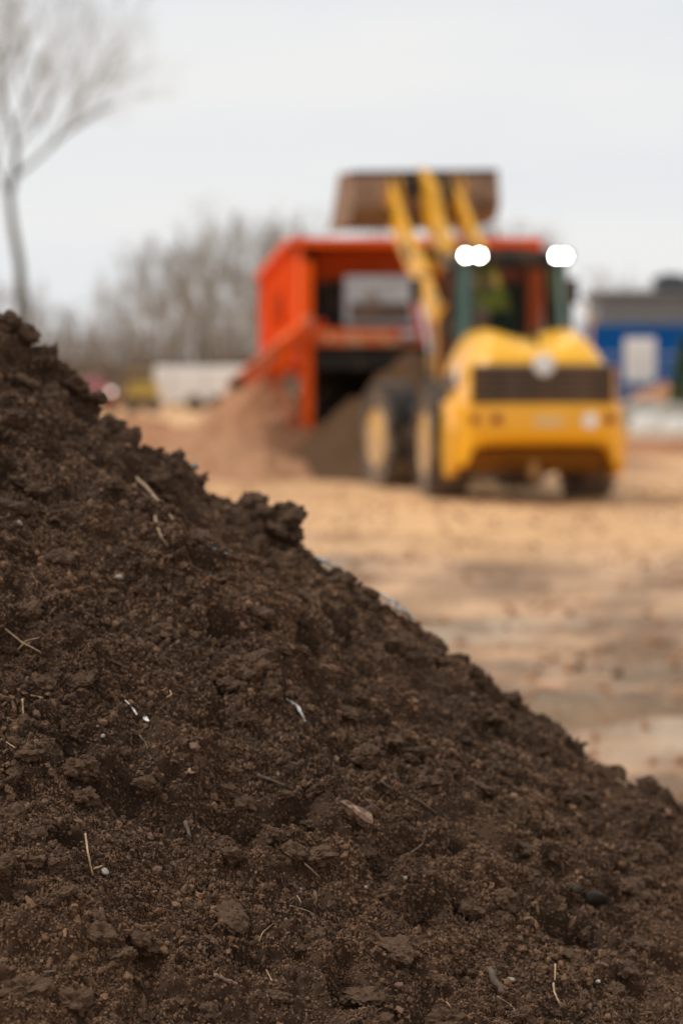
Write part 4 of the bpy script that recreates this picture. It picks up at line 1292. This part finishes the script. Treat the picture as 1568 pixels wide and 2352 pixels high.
skin_mesh('trousers', [(0, 0, .07), bv_[15], bv_[16], bv_[17], bv_[19], bv_[20], bv_[21]], [(0, 1), (1, 2), (2, 3), (0, 4), (4, 5), (5, 6)], [(.16, .135), .10, .08, .06, .10, .08, .06], M['navy'], 2, dr)
hm = MB()
hm.lathe([(.001, .145), (.06, .135), (.105, .10), (.125, .04), (.13, -.01), (.118, -.012)], (0, .045, .80), 24, 'z')
hm.build('hard_hat', M['hivis'], dr, smooth=True)

# ------------------------------------------------------------------ the orange screening machine
sc = thing('screening_machine', 'big orange screening machine standing over the soil heaps behind the loader', 'machine', (1.3, 40.0, 0), 0)
def P_(px, py, Y):
    p = at(px, py, Y)
    return Vector((p.x - 1.3, p.y - 40.0, p.z))
ZT = 3.80
MB().box((-1.87, -.02, 1.72), (.20, .22, 3.44)).build('corner_post', M['orange'], sc, bevel=.015)
MB().box((1.87, .0, 1.85), (.20, .22, 3.70)).build('corner_post', M['orange'], sc, bevel=.015)
MB().box((0, -.05, ZT - .06), (3.96, .30, .14)).build('top_beam', M['orange'], sc, bevel=.015)
MB().box((0, 1.0, 3.42), (3.50, .08, .56)).build('header_panel', M['orange'], sc, bevel=.01)
for x in (-1.2, -.4, .4, 1.2):
    MB().box((x, .935, 3.40), (.06, .05, .50)).build('stiffener', M['orange'], sc)
# left flank: sheet with upright ribs, leaning back to the far end
A0, A1 = Vector((-1.99, .0, 0)), Vector((-2.82, 6.2, 0))
def flank(t_, z): return Vector((A0.x + (A1.x - A0.x) * t_, A0.y + (A1.y - A0.y) * t_, z))
mb = MB()
sh = [flank(0, 1.60), flank(0, ZT), flank(.25, ZT), flank(1, 3.42), flank(1, 1.75), flank(.5, 1.62)]
mb._add([p for p in sh] + [p + Vector((.06, .01, 0)) for p in sh], [(0, 1, 2, 3, 4, 5), (11, 10, 9, 8, 7, 6)] + [(k, (k + 1) % 6, (k + 1) % 6 + 6, k + 6) for k in range(6)])
mb.build('flank_panel', M['orange'], sc)
for t_ in (.12, .32, .52, .72, .92):
    MB().beam(flank(t_, 1.66) + Vector((-.045, 0, 0)), flank(t_, 3.74 if t_ < .25 else 3.74 - (t_ - .25) * .42) + Vector((-.045, 0, -.03)), .08, .10, (0, 1, 0)).build('rib', M['orange'], sc)
MB().beam(flank(0, ZT - .02) + Vector((-.03, 0, 0)), flank(.25, ZT - .02) + Vector((-.03, 0, 0)), .16, .12).beam(flank(.25, ZT - .02) + Vector((-.03, 0, 0)), flank(1, 3.41) + Vector((-.03, 0, 0)), .16, .12).build('top_rail', M['orange'], sc)
MB().beam(flank(0, 1.62) + Vector((-.03, 0, 0)), flank(1, 1.74) + Vector((-.03, 0, 0)), .16, .14).build('bottom_rail', M['orange'], sc)
MB().box(tuple(flank(.45, 2.75) + Vector((-.06, 0, 0))), (.03, .95, .55)).build('sign_panel', M['paleorange'], sc)
for t_ in (.55, .97):
    MB().beam(flank(t_, 0), flank(t_, 1.7), .18, .18).build('leg', M['orange'], sc)
# right flank behind the loader
mb = MB()
mb.box((1.99, 3.1, 2.72), (.06, 6.2, 2.0)).build('flank_panel', M['orange'], sc)
for y in (.6, 2.0, 3.4, 4.8, 6.0):
    MB().box((2.04, y, 2.72), (.06, .1, 1.96)).build('rib', M['orange'], sc)
for y in (2.9, 6.0):
    MB().box((1.95, y, .85), (.18, .18, 1.7)).build('leg', M['orange'], sc)
# inside of the mouth
MB().box((0, 6.1, 2.7), (4.6, .08, 2.2)).build('rear_wall', M['rubber'], sc)
MB().box((-.2, 3.15, 3.70), (4.0, 6.0, .05)).build('top_cover', M['rubber'], sc)
MB().box((-.2, 3.1, 1.68), (4.2, 5.9, .06)).build('deck', M['rubber'], sc)
MB().box((-.66, .55, 2.80), (1.20, .5, .84)).build('engine_cover', M['grey'], sc, bevel=.04)
MB().box((-.66, .285, 2.62), (1.0, .02, .3)).build('cover_vent', M['grille'], sc)
MB().box((-1.45, .9, 2.7), (.5, .5, .9)).build('hydraulic_tank', M['rubber'], sc, bevel=.04)
MB().tube([(-1.68, .55, 2.25), (-1.2, .55, 2.5), (-.95, .55, 3.0)], .05, 10).build('hose', M['rubber'], sc)
# lower red bar with rollers
MB().box((-.1, -.03, 2.18), (3.30, .18, .26)).build('cross_bar', M['paleorange'], sc, bevel=.015)
MB().box((-.1, -.06, 2.31), (3.30, .08, .05)).build('bar_flange', M['orange'], sc)
MB().tube([(-.33, -.16, 2.2), (-.05, -.16, 2.2)], .09, 16).build('roller_end', M['galv'], sc)
for x in (-1.5, -1.05, -.6):
    MB().lathe([(.05, 0), (.05, -.03), (.001, -.035)], (x, -.12, 2.18), 12, 'y').build('marker_plate', M['cream'], sc)
MB().box((-.1, .12, 1.88), (3.5, .05, .40)).build('rubber_skirt', M['rubber'], sc)
for x in (-1.75, 1.75):
    MB().box((x, 1.6, 1.0), (.03, 3.0, 1.6)).build('rubber_curtain', M['rubber'], sc)
MB().box((0, 3.4, .9), (3.6, .05, 1.7)).build('rubber_curtain', M['rubber'], sc)
# red guard with white tag beside the loader's arm
MB().tube([P_(964, 688, 39.3), P_(984, 765, 39.3)], .15, 16).build('guard', M['redpaint'], sc)
MB().lathe([(.08, 0), (.08, -.03), (.001, -.035)], P_(948, 690, 39.3), 16, 'y').build('guard_tag', M['white'], sc)
# side chute reaching down to the tan heap
c0, c1 = P_(715, 735, 39.9), P_(540, 882, 39.0)
ch = MB()
ch.beam(c0, c1, .08, .20).beam(c0 + Vector((.05, .75, 0)), c1 + Vector((.05, .75, 0)), .08, .20)
ch.build('chute_rails', M['paleorange'], sc)
cb = MB()
cb.beam(c0 + Vector((.03, .37, -.02)), c1 + Vector((.03, .37, -.02)), .66, .05)
cb.build('chute_belt', M['orange'], sc)
MB().tube([c1 + Vector((0, -.06, 0)), c1 + Vector((.05, .82, 0))], .11, 14).build('chute_roller', M['darksteel'], sc)
MB().beam(P_(648, 792, 39.5), P_(700, 745, 39.7), .14, .16).tube([P_(640, 790, 39.6), P_(638, 858, 39.6)], [.16, .13], 14).build('chute_motor', M['orange'], sc)
MB().beam(P_(610, 838, 39.5), P_(690, 1010, 39.8), .05, .05).build('chute_prop', M['paleorange'], sc)
MB().box((-1.98, -.35, .22), (1.0, .28, .16)).build('foot', M['paleorange'], sc, bevel=.015)
MB().box((-1.87, -.02, .12), (.5, .5, .24)).build('foot_plate', M['orange'], sc, bevel=.015)
# soil falling out beneath the mouth is the heap itself

# ------------------------------------------------------------------ winter trees
def tree_meshes(seed, height, lean=(0, 0), spread=.6, sub=3, maxd=5, trunk_r=.16, guide=None, twig_r=.012, first=.3):
    rk = random.Random(seed)
    tk, cr_ = MB(), MB()
    def grow(p, d, ln, r, depth, mb):
        n = 3 if depth > 1 else 4
        pts = [p.copy()]; rad = [r]
        for i in range(n):
            d = (d + Vector((rk.uniform(-1, 1), rk.uniform(-1, 1), rk.uniform(-.4, .7))) * (.10 + .05 * depth)).normalized()
            p = p + d * (ln / n)
            pts.append(p.copy()); rad.append(max(twig_r * .6, r * (1 - .45 * (i + 1) / n)))
        mb.tube(pts, rad, 8 if depth == 0 else (5 if depth < 3 else 3), cap=False)
        if depth >= maxd: return
        nb = rk.choice((3, 4, 4, 5)) if depth < maxd - 1 else rk.choice((4, 5, 6))
        for k in range(nb):
            t_ = rk.uniform(first if depth == 0 else .25, 1.0) if k else 1.0
            i = min(n - 1, int(t_ * n))
            q = pts[i].lerp(pts[i + 1], t_ * n - i)
            a_ = rk.uniform(0, 2 * PI)
            sd_ = d.orthogonal().normalized()
            sd_ = Matrix.Rotation(a_, 3, d) @ sd_
            nd = (d * (1.0 if k else 1.6) + sd_ * spread * rk.uniform(.7, 1.4) + Vector((0, 0, .22))).normalized()
            grow(q, nd, ln * rk.uniform(.52, .78), max(twig_r, r * rk.uniform(.42, .62)), depth + 1, cr_)
    grow(Vector((0, 0, -.1)), Vector((lean[0], lean[1], 1)).normalized(), height * .45, trunk_r, 0, tk)
    return tk, cr_
def finish(mb, name, material):
    o = mb.build(name, material, smooth=True)
    return o

# the tall tree at the left edge: leaning stem, a fork and one long limb to the right
TX, TY = at(50, 760, 66).x, 66.0
big = thing('bare_tree', 'tall leafless tree with leaning stem and one long limb, at the left edge', 'tree', (TX, TY, 0))
def T_(px, py, dy=0):
    p = at(px, py, 66 + dy)
    return Vector((p.x - TX, dy, p.z))
tk, cr_ = MB(), MB()
rk = random.Random(5)
def seg(pts, radii, mb=None):
    (mb or tk).tube(pts, radii, 9, cap=False)
base0 = T_(52, 760); base0.z = 0
seg([base0, T_(52, 700), T_(46, 610), T_(30, 520), T_(22, 450)], [.22, .165, .135, .115, .10])
seg([T_(22, 450), T_(34, 400), T_(38, 340), T_(30, 300)], [.105, .10, .085, .07])
LR = 0.72
limbs = [([T_(34, 408), T_(90, 362, .5), T_(150, 308, 1), T_(215, 262, 1.2), T_(272, 236, 1.4)], .085),
         ([T_(30, 300), T_(60, 240, -.5), T_(85, 180, -1), T_(110, 120, -1)], .07),
         ([T_(30, 300), T_(8, 230, .4), T_(0, 150, 1), T_(20, 70, 1.5)], .075),
         ([T_(22, 450), T_(-10, 380, -.6), T_(-40, 300, -1), T_(-60, 200, -1)], .09),
         ([T_(38, 340), T_(95, 270, 1), T_(140, 200, 1.6), T_(170, 140, 2)], .06),
         ([T_(-10, 380), T_(6, 270, -1.5), T_(-4, 180, -2), T_(40, 100, -2)], .06),
         ([T_(110, 345, .6), T_(170, 250, 0), T_(215, 190, -.4), T_(240, 150, -.6)], .05),
         ([T_(60, 240), T_(40, 160, -1), T_(60, 100, -1.6)], .05)]
def twigs(p, d, ln, r, depth):
    pts = [p.copy()]
    for i in range(3):
        d = (d + Vector((rk.uniform(-1, 1), rk.uniform(-1, 1), rk.uniform(-.7, .9))) * .20).normalized()
        p = p + d * ln / 3
        pts.append(p.copy())
    cr_.tube(pts, [r, r * .85, r * .7, r * .5], 3, cap=False)
    if depth <= 0: return
    for k in range(4):
        q = pts[rk.choice((1, 2, 3))]
        nd = (d + Vector((rk.uniform(-1, 1), rk.uniform(-1, 1), rk.uniform(-.6, 1.0))) * .6).normalized()
        twigs(q, nd, ln * rk.uniform(.5, .75), max(.0075, r * .6), depth - 1)
for pts, r_ in limbs:
    m_ = len(pts)
    seg(pts, [LR * r_ * (1 - .6 * k / (m_ - 1)) for k in range(m_)])
    for i in range(m_ - 1):
        for k in range(3):
            t_ = rk.random()
            if i == 0 and t_ < .5: continue
            q = pts[i].lerp(pts[i + 1], t_)
            d = (pts[i + 1] - pts[i]).normalized()
            nd = (d + Vector((rk.uniform(-1, 1), rk.uniform(-1, 1), rk.uniform(-.3, 1.1))) * .65).normalized()
            twigs(q, nd, rk.uniform(1.0, 2.3), .012, 2)
tk.build('trunk', M['bark'], big, smooth=True)
cr_.build('crown', M['twigs'], big, smooth=True)

variants = []
for k in range(6):
    tk, cr_ = tree_meshes(70 + k, 9.0, (rnd.uniform(-.08, .08), 0), spread=(.55, .7, .5, .8, .6, .65)[k], maxd=4, trunk_r=.17, twig_r=.018, first=(.3, .5, .4, .25, .45, .3)[k])
    a_, b_ = tk.build('trunk', M['bark'], smooth=True), cr_.build('crown', M['twigs'], smooth=True)
    variants.append((a_.data, b_.data, max(v.co.z for v in b_.data.vertices)))
    bpy.data.objects.remove(a_); bpy.data.objects.remove(b_)
# (sheet x, depth, sheet y of the top)
TL = [(95, 120, 655, 'slim bare tree right of the tall leaning tree'), (150, 128, 700, 'small bare tree low on the left skyline'), (205, 118, 690, 'short bare tree above the buried end of the red vehicle'),
      (262, 112, 590, 'bare tree with a pale gap on its right, left part of the treeline'), (300, 125, 612, 'thin bare tree above the yellow loader in the distance'), (335, 108, 560, 'dense bare tree left of the middle of the treeline'),
      (372, 120, 585, 'upright bare tree above the left end of the white trailer'), (405, 110, 545, 'bare tree above the middle of the white trailer'), (440, 118, 530, 'bushy bare tree left of the highest tree'),
      (475, 112, 510, 'tall bare tree just left of the highest one'), (512, 104, 478, 'highest bare tree of the treeline'), (548, 116, 500, 'tall bare tree just right of the highest one'),
      (580, 110, 520, 'bare tree close against the orange machine'), (618, 118, 505, 'bare tree rising behind the left flank of the orange machine'), (660, 112, 492, 'bare tree rising over the corner of the orange machine'),
      (700, 120, 480, 'bare tree rising left under the raised bucket'), (745, 118, 490, 'bare tree partly hidden by the raised bucket'), (820, 122, 520, 'bare tree below the raised bucket'),
      (1135, 120, 480, 'bare tree right of the raised bucket'), (1180, 124, 500, 'bare tree just right over the orange machine'), (1345, 118, 622, 'low bare tree right of the cab'),
      (1385, 128, 615, 'low bare tree left over the grey building'), (1430, 122, 628, 'low bare tree over the middle of the grey building'), (1480, 130, 640, 'low bare tree over the right of the grey building'),
      (1535, 126, 650, 'low bare tree behind the dark roof'), (-10, 118, 640, 'bare tree at the left edge behind the heap top'), (45, 126, 668, 'small bare tree at the stem of the tall leaning one')]
for k, (px, Y, top, lab) in enumerate(TL):
    h_ = at(px, top, Y).z
    t_ = thing('bare_tree', 'leafless ' + lab if not lab.startswith('bare') else 'leafless' + lab[4:], 'tree', (at(px, 850, Y).x, Y, 0), rnd.uniform(0, 6.28), 'leafless trees along the far edge of the yard')
    ms = variants[k % 6]
    s_ = h_ * 1.08 / ms[2]
    for me, nm_ in zip(ms[:2], ('trunk', 'crown')):
        o = bpy.data.objects.new(nm_, me)
        COL.objects.link(o)
        o.parent = t_
        o.scale = (s_, s_, s_)

# brush along the edge of the yard
mb = MB()
rk = random.Random(99)
for k in range(3000):
    x = rk.uniform(-34, 30)
    y = rk.uniform(122, 150)
    h_ = rk.uniform(1.0, 4.6) * (1 if x < 6 else .85)
    p = Vector((x, y, 0)); d = Vector((rk.uniform(-.35, .35), rk.uniform(-.3, .3), 1))
    q = p + d * h_
    mb.tube([p, p + d * h_ * .55 + Vector((rk.uniform(-.2, .2), 0, 0)), q], [.05, .035, .012], 3, cap=False)
    for j in range(3):
        s_ = p + d * h_ * rk.uniform(.35, .9)
        mb.tube([s_, s_ + Vector((rk.uniform(-.7, .7), rk.uniform(-.4, .4), rk.uniform(.2, .8)))], [.03, .01], 3, cap=False)
br = mb.build('far_brush', M['brush'])
tag(br, 'brown leafless brush along the far edge of the yard', 'brush', kind='stuff')
# rising wooded ground far behind
xs2, ys2 = np.linspace(-260, 260, 160), np.linspace(165, 420, 40)
gx, gy = np.meshgrid(xs2, ys2, indexing='ij')
gx, gy = gx.ravel(), gy.ravel()
gz = np.clip((gy - 170) / 60, 0, 1) * (2.6 + 1.2 * vnoise(np.stack([gx * .02, gy * .02, gx * 0], 1), 5)) + .7 * fbm(np.stack([gx * .15, gy * .15, gx * 0], 1), 3, 6) * np.clip((gy - 165) / 10, 0, 1) - .3
hl = np_mesh('hills', np.stack([gx, gy, gz], 1), grid_quads(160, 40), M['brush'])
tag(hl, 'low brown wooded rise behind the yard', kind='structure')

# ------------------------------------------------------------------ vehicles on the left
def small_wheel(parent, x, y, r, w_=.22):
    wl = MB().lathe([(r * .62, -w_ / 2), (r * .96, -w_ / 2), (r, -w_ / 3), (r, w_ / 3), (r * .96, w_ / 2), (r * .62, w_ / 2)], (x, y, r), 24, 'y').build('wheel', M['tyre'], parent)
    MB().lathe([(r * .62, -w_ / 2.2), (r * .5, -w_ / 3), (.001, -w_ / 3)], (x, y, r), 20, 'y').build('rim', M['galv'], wl)
c_ = at(478, 940, 98)
tr = thing('box_trailer', 'low white box trailer parked behind the tan heaps', 'trailer', (c_.x, 98, 0), R(-3))
MB().box((0, 0, 1.06), (4.1, 2.0, 1.42)).build('box_body', M['white'], tr, bevel=.06)
MB().box((0, 0, 1.78), (4.0, 1.9, .04)).build('roof', M['white'], tr, bevel=.015)
for x in (-1.35, 0, 1.35):
    MB().box((x, -1.008, 1.08), (.04, .02, 1.15)).build('seam', M['galv'], tr)
MB().box((0, 0, .42), (4.0, 1.6, .10)).build('chassis', M['darksteel'], tr)
MB().beam((-2.0, 0, .42), (-2.9, 0, .42), .10, .10).build('drawbar', M['darksteel'], tr)
for x in (-.45, .45):
    for y in (-.95, .95):
        small_wheel(tr, x, y, .34)
c_ = at(322, 930, 94)
sk = thing('compact_loader', 'small faded yellow loader parked left of the white trailer', 'loader', (c_.x, 94, 0), R(0))
MB().box((.15, 0, .85), (1.15, 1.1, .62)).build('body', M['oldyellow'], sk, bevel=.05)
cf = MB()
for x in (-.35, .35):
    for y in (-.42, .42):
        cf.beam((x, y, 1.1), (x, y, 1.52), .06, .06)
cf.build('cab_posts', M['darksteel'], sk)
MB().box((0, 0, 1.56), (.9, 1.0, .07)).build('cab_roof', M['oldyellow'], sk, bevel=.02)
for y in (-.5, .5):
    MB().beam((.6, y, 1.15), (-.65, y, .62), .09, .16).build('lift_arm', M['oldyellow'], sk)
MB().prism([(-.6, .2), (-.62, .75), (-.98, .85), (-1.05, .70), (-.80, .62), (-.78, .30), (-1.15, .16), (-1.15, .10)], -.7, .7, 'y').build('bucket', M['bucket'], sk)
for x in (-.25, .5):
    for y in (-.6, .6):
        small_wheel(sk, x, y, .32)
c_ = at(183, 945, 90)
rc = thing('red_car', 'dark red car with lit headlight half hidden behind the dark heap', 'car', (c_.x, 90, 0), R(112))
MB().prism([(-2.0, .35), (-2.05, .75), (-1.9, .92), (-1.1, .98), (-.6, 1.38), (.9, 1.38), (1.5, .98), (2.0, .9), (2.05, .40), (1.9, .3), (-1.9, .3)], -.85, .85, 'y').build('body', M['maroon'], rc, bevel=.08)
mbx = MB()
mbx.prism([(-1.02, 1.0), (-.62, 1.33), (.86, 1.33), (1.36, 1.0)], -.862, .862, 'y').build('windows', M['black'], rc, bevel=.02)
for x in (-1.3, 1.3):
    for y in (-.78, .78):
        small_wheel(rc, x, y, .32)
for y in (-.62, .62):
    MB().lathe([(.10, 0), (.10, -.04), (.001, -.05)], (-2.02, y, .86), 16, 'x').build('headlight', M['dimlamp'], rc)

# ------------------------------------------------------------------ buildings and clutter on the right
YB = 80.0
bx0 = at(1352, 800, YB).x
bl = thing('site_container', 'blue site office container with a white door behind a rail', 'container', (bx0, YB, 0), R(-2))
L_, H_, D_ = 6.1, 3.16, 2.5
MB().box((L_ / 2, D_ / 2, H_ / 2), (L_, D_ - .1, H_ - .1)).build('body', M['blue'], bl)
mb = MB()
for k in range(44):
    mb.box((.12 + k * .135, .035, H_ / 2), (.07, .04, H_ - .3))
mb.build('corrugation', M['blue'], bl)['kind'] = 'stuff'
for x in (.05, L_ - .05):
    MB().box((x, .03, H_ / 2), (.14, .14, H_)).build('corner_post', M['blue'], bl, bevel=.01)
MB().box((L_ / 2, .03, H_ - .07), (L_, .16, .14)).box((L_ / 2, .03, .07), (L_, .16, .14)).build('rail', M['blue'], bl)
dx0 = at(1468, 800, YB).x - bx0
dd = MB().box((dx0, -.03, 1.98), (.92, .05, 1.36)).build('door_panel', M['white'], bl, bevel=.01)
MB().box((dx0, -.02, 1.98), (1.02, .03, 1.46)).build('frame', M['white'], dd)
MB().box((dx0 - .34, -.09, 1.75), (.10, .05, .03)).build('handle', M['galv'], dd)
MB().box((L_ / 2, D_ / 2, H_ + .02), (L_ + .1, D_ + .1, .06)).build('roof', M['greyroof'], bl)
rl = thing('handrail', 'thin pale metal handrail in front of the blue container', 'handrail', (bx0, YB - 1.4, 0), R(-2))
for z_ in (1.7, 2.15):
    MB().beam((.2, 0, z_), (6.0, 0, z_), .05, .05).build('rail', M['galv'], rl)
for x in (.2, 1.6, 3.0, 4.4, 6.0):
    MB().beam((x, 0, 0), (x, 0, 2.15), .05, .05).build('post', M['galv'], rl)
MB().box((3.1, .5, .95), (6.0, 1.1, .10)).build('walkway', M['galv'], rl)
c_ = at(1372, 745, 90)
gb = thing('grey_building', 'long grey sheet metal building behind the blue container', 'building', (c_.x, 90, 0), R(-3))
h1 = at(1400, 676, 90).z
MB().box((7, 4, h1 / 2), (14, 8, h1)).build('wall', M['greyroof'], gb)
for k in range(28):
    MB().box((.3 + k * .49, -.02, h1 / 2), (.08, .04, h1 - .1)).build('panel_seam', M['greyroof'], gb)
MB().prism([(-.3, h1 - .02), (-.3, h1 + .10), (4, h1 + .28), (8.3, h1 + .10), (8.3, h1 - .02)], -.2, 14.2).build('roof', M['greyroof'], gb)
rv = at(1556, 668, 88)
rt = thing('roof_unit', 'dark boxy unit on the roof at the right edge', 'roof unit', (rv.x, 92, h1 + .1))
MB().box((.4, 0, .32), (1.5, 1.2, .62)).build('casing', M['darkroof'], rt, bevel=.04)
MB().lathe([(.35, 0), (.35, .1), (.001, .12)], (.3, 0, .63), 18, 'z').build('fan_cowl', M['darksteel'], rt)
for x in (-.2, .9):
    MB().box((x, 0, .02), (.1, 1.1, .08)).build('foot', M['galv'], rt)
# green conifer at the right edge
c_ = at(1580, 900, 68)
cn = thing('conifer', 'small dark green conifer at the right edge', 'evergreen', (c_.x, 68, 0))
MB().tube([(0, 0, 0), (0, 0, 2.4)], [.08, .02], 8).build('trunk', M['bark'], cn)
mb = MB()
rk = random.Random(4)
for k in range(2600):
    z_ = rk.random() ** 1.1 * 2.45 + .15
    r_ = (1 - (z_ - .15) / 2.6) ** .8 * .62 * (.55 + .45 * rk.random()) + .02
    a_ = rk.uniform(0, 2 * PI)
    p = Vector((r_ * math.cos(a_), r_ * math.sin(a_), z_))
    d = Vector((math.cos(a_), math.sin(a_), rk.uniform(-.2, .9))).normalized()
    s_ = d.orthogonal().normalized()
    q = p + d * rk.uniform(.08, .18)
    mb._add([p - s_ * .035, p + s_ * .035, q + s_ * .01, q - s_ * .01], [(0, 1, 2, 3)])
mb.build('crown', M['conifer'], cn)
# concrete blocks and white bulk bags
def block(px, py, Y, w_, h_, lab, rz=0):
    p = at(px, py, Y)
    t_ = MB().box((0, 0, h_ / 2), (w_, .6, h_)).box((0, 0, h_ + .03), (w_ * .5, .18, .06)).build('concrete_block', M['concrete'], bevel=.03)
    t_.location = (p.x, Y, 0); t_.rotation_euler = (0, 0, rz)
    return tag(t_, lab, 'concrete block', 'concrete blocks right of the loader')
block(1478, 990, 66, 1.5, .75, 'long pale concrete block behind the bulk bags, left one', R(4))
block(1540, 985, 65, 1.1, .72, 'pale concrete block at the right edge under the conifer', R(-10))
block(1440, 990, 68, .8, .6, 'shorter pale concrete block next to the loader tail', R(12))
def bulk_bag(px, Y, w_, h_, lab, seed):
    p = at(px, 980, Y)
    bm = bmesh.new()
    bmesh.ops.create_cube(bm, size=1)
    bmesh.ops.subdivide_edges(bm, edges=bm.edges, cuts=7, use_grid_fill=True)
    rk = random.Random(seed)
    for v in bm.verts:
        b_ = 1 + .22 * (1 - (2 * v.co.z) ** 2)
        e = (abs(v.co.x) * 2) ** 3 * (abs(v.co.y) * 2) ** 3
        v.co.x *= b_ * (1 - .14 * e); v.co.y *= b_ * (1 - .14 * e)
        v.co += Vector((rk.uniform(-1, 1), rk.uniform(-1, 1), rk.uniform(-1, 1))) * .012
        if v.co.z > .4: v.co.z += .08 * math.cos(v.co.x * 5)
    me = bpy.data.meshes.new('bag'); bm.to_mesh(me); bm.free()
    me.polygons.foreach_set('use_smooth', [True] * len(me.polygons))
    me.materials.append(M['bag'])
    t_ = thing('bulk_bag', lab, 'bulk bag', (p.x, Y, 0), rk.uniform(-.3, .3), 'bulk bags right of the loader')
    o = bpy.data.objects.new('bag', me); COL.objects.link(o); o.parent = t_
    o.scale = (w_, w_, h_); o.location = (0, 0, h_ * .5 - .02)
    for x, y in ((-1, -1), (1, -1), (1, 1), (-1, 1)):
        MB().tube([(x * w_ * .38, y * w_ * .38, h_ * .92), (x * w_ * .44, y * w_ * .44, h_ * 1.12), (x * w_ * .30, y * w_ * .44, h_ * 1.14), (x * w_ * .28, y * w_ * .40, h_ * .92)], .02, 6).build('lifting_loop', M['bag'], t_)
bulk_bag(1485, 56, .62, .62, 'white bulk bag standing in front of the concrete blocks', 3)
bulk_bag(1552, 58, .60, .50, 'low white bulk bag at the right edge', 5)
mound('spoil_heap', at(1520, 900, 72).x, 72, 1.45, 1.8, 1.6, 41, M['spoil'], 'small tan heap behind the concrete blocks on the right', 'spoil heap', nu=30, nv=60, sharp=.6)
mound('spoil_heap', at(1470, 1020, 48).x, 48, .38, 1.5, 1.1, 45, M['spoil'], 'low tan ridge on the ground right of the loader tail', 'spoil heap', nu=30, nv=60, sharp=.4)

p = at(1265, 1575, 12.6)
rk_ = bpy.data.objects.new('rock', lump_mesh('rock', 77, 3, mat('pale_orange_rock', (0.72, 0.42, 0.26), 0.8, noise=0.3, nscale=20, bump=0.4, bscale=60), (1.3, 1, .6), .25))
COL.objects.link(rk_)
rk_.location = (p.x, 12.6, float(ground_h(np.array([p.x]), np.array([12.6]))[0]) + .025); rk_.scale = (.075,) * 3
tag(rk_, 'pale orange rock lying on the muddy yard right of the dark heap', 'rock')
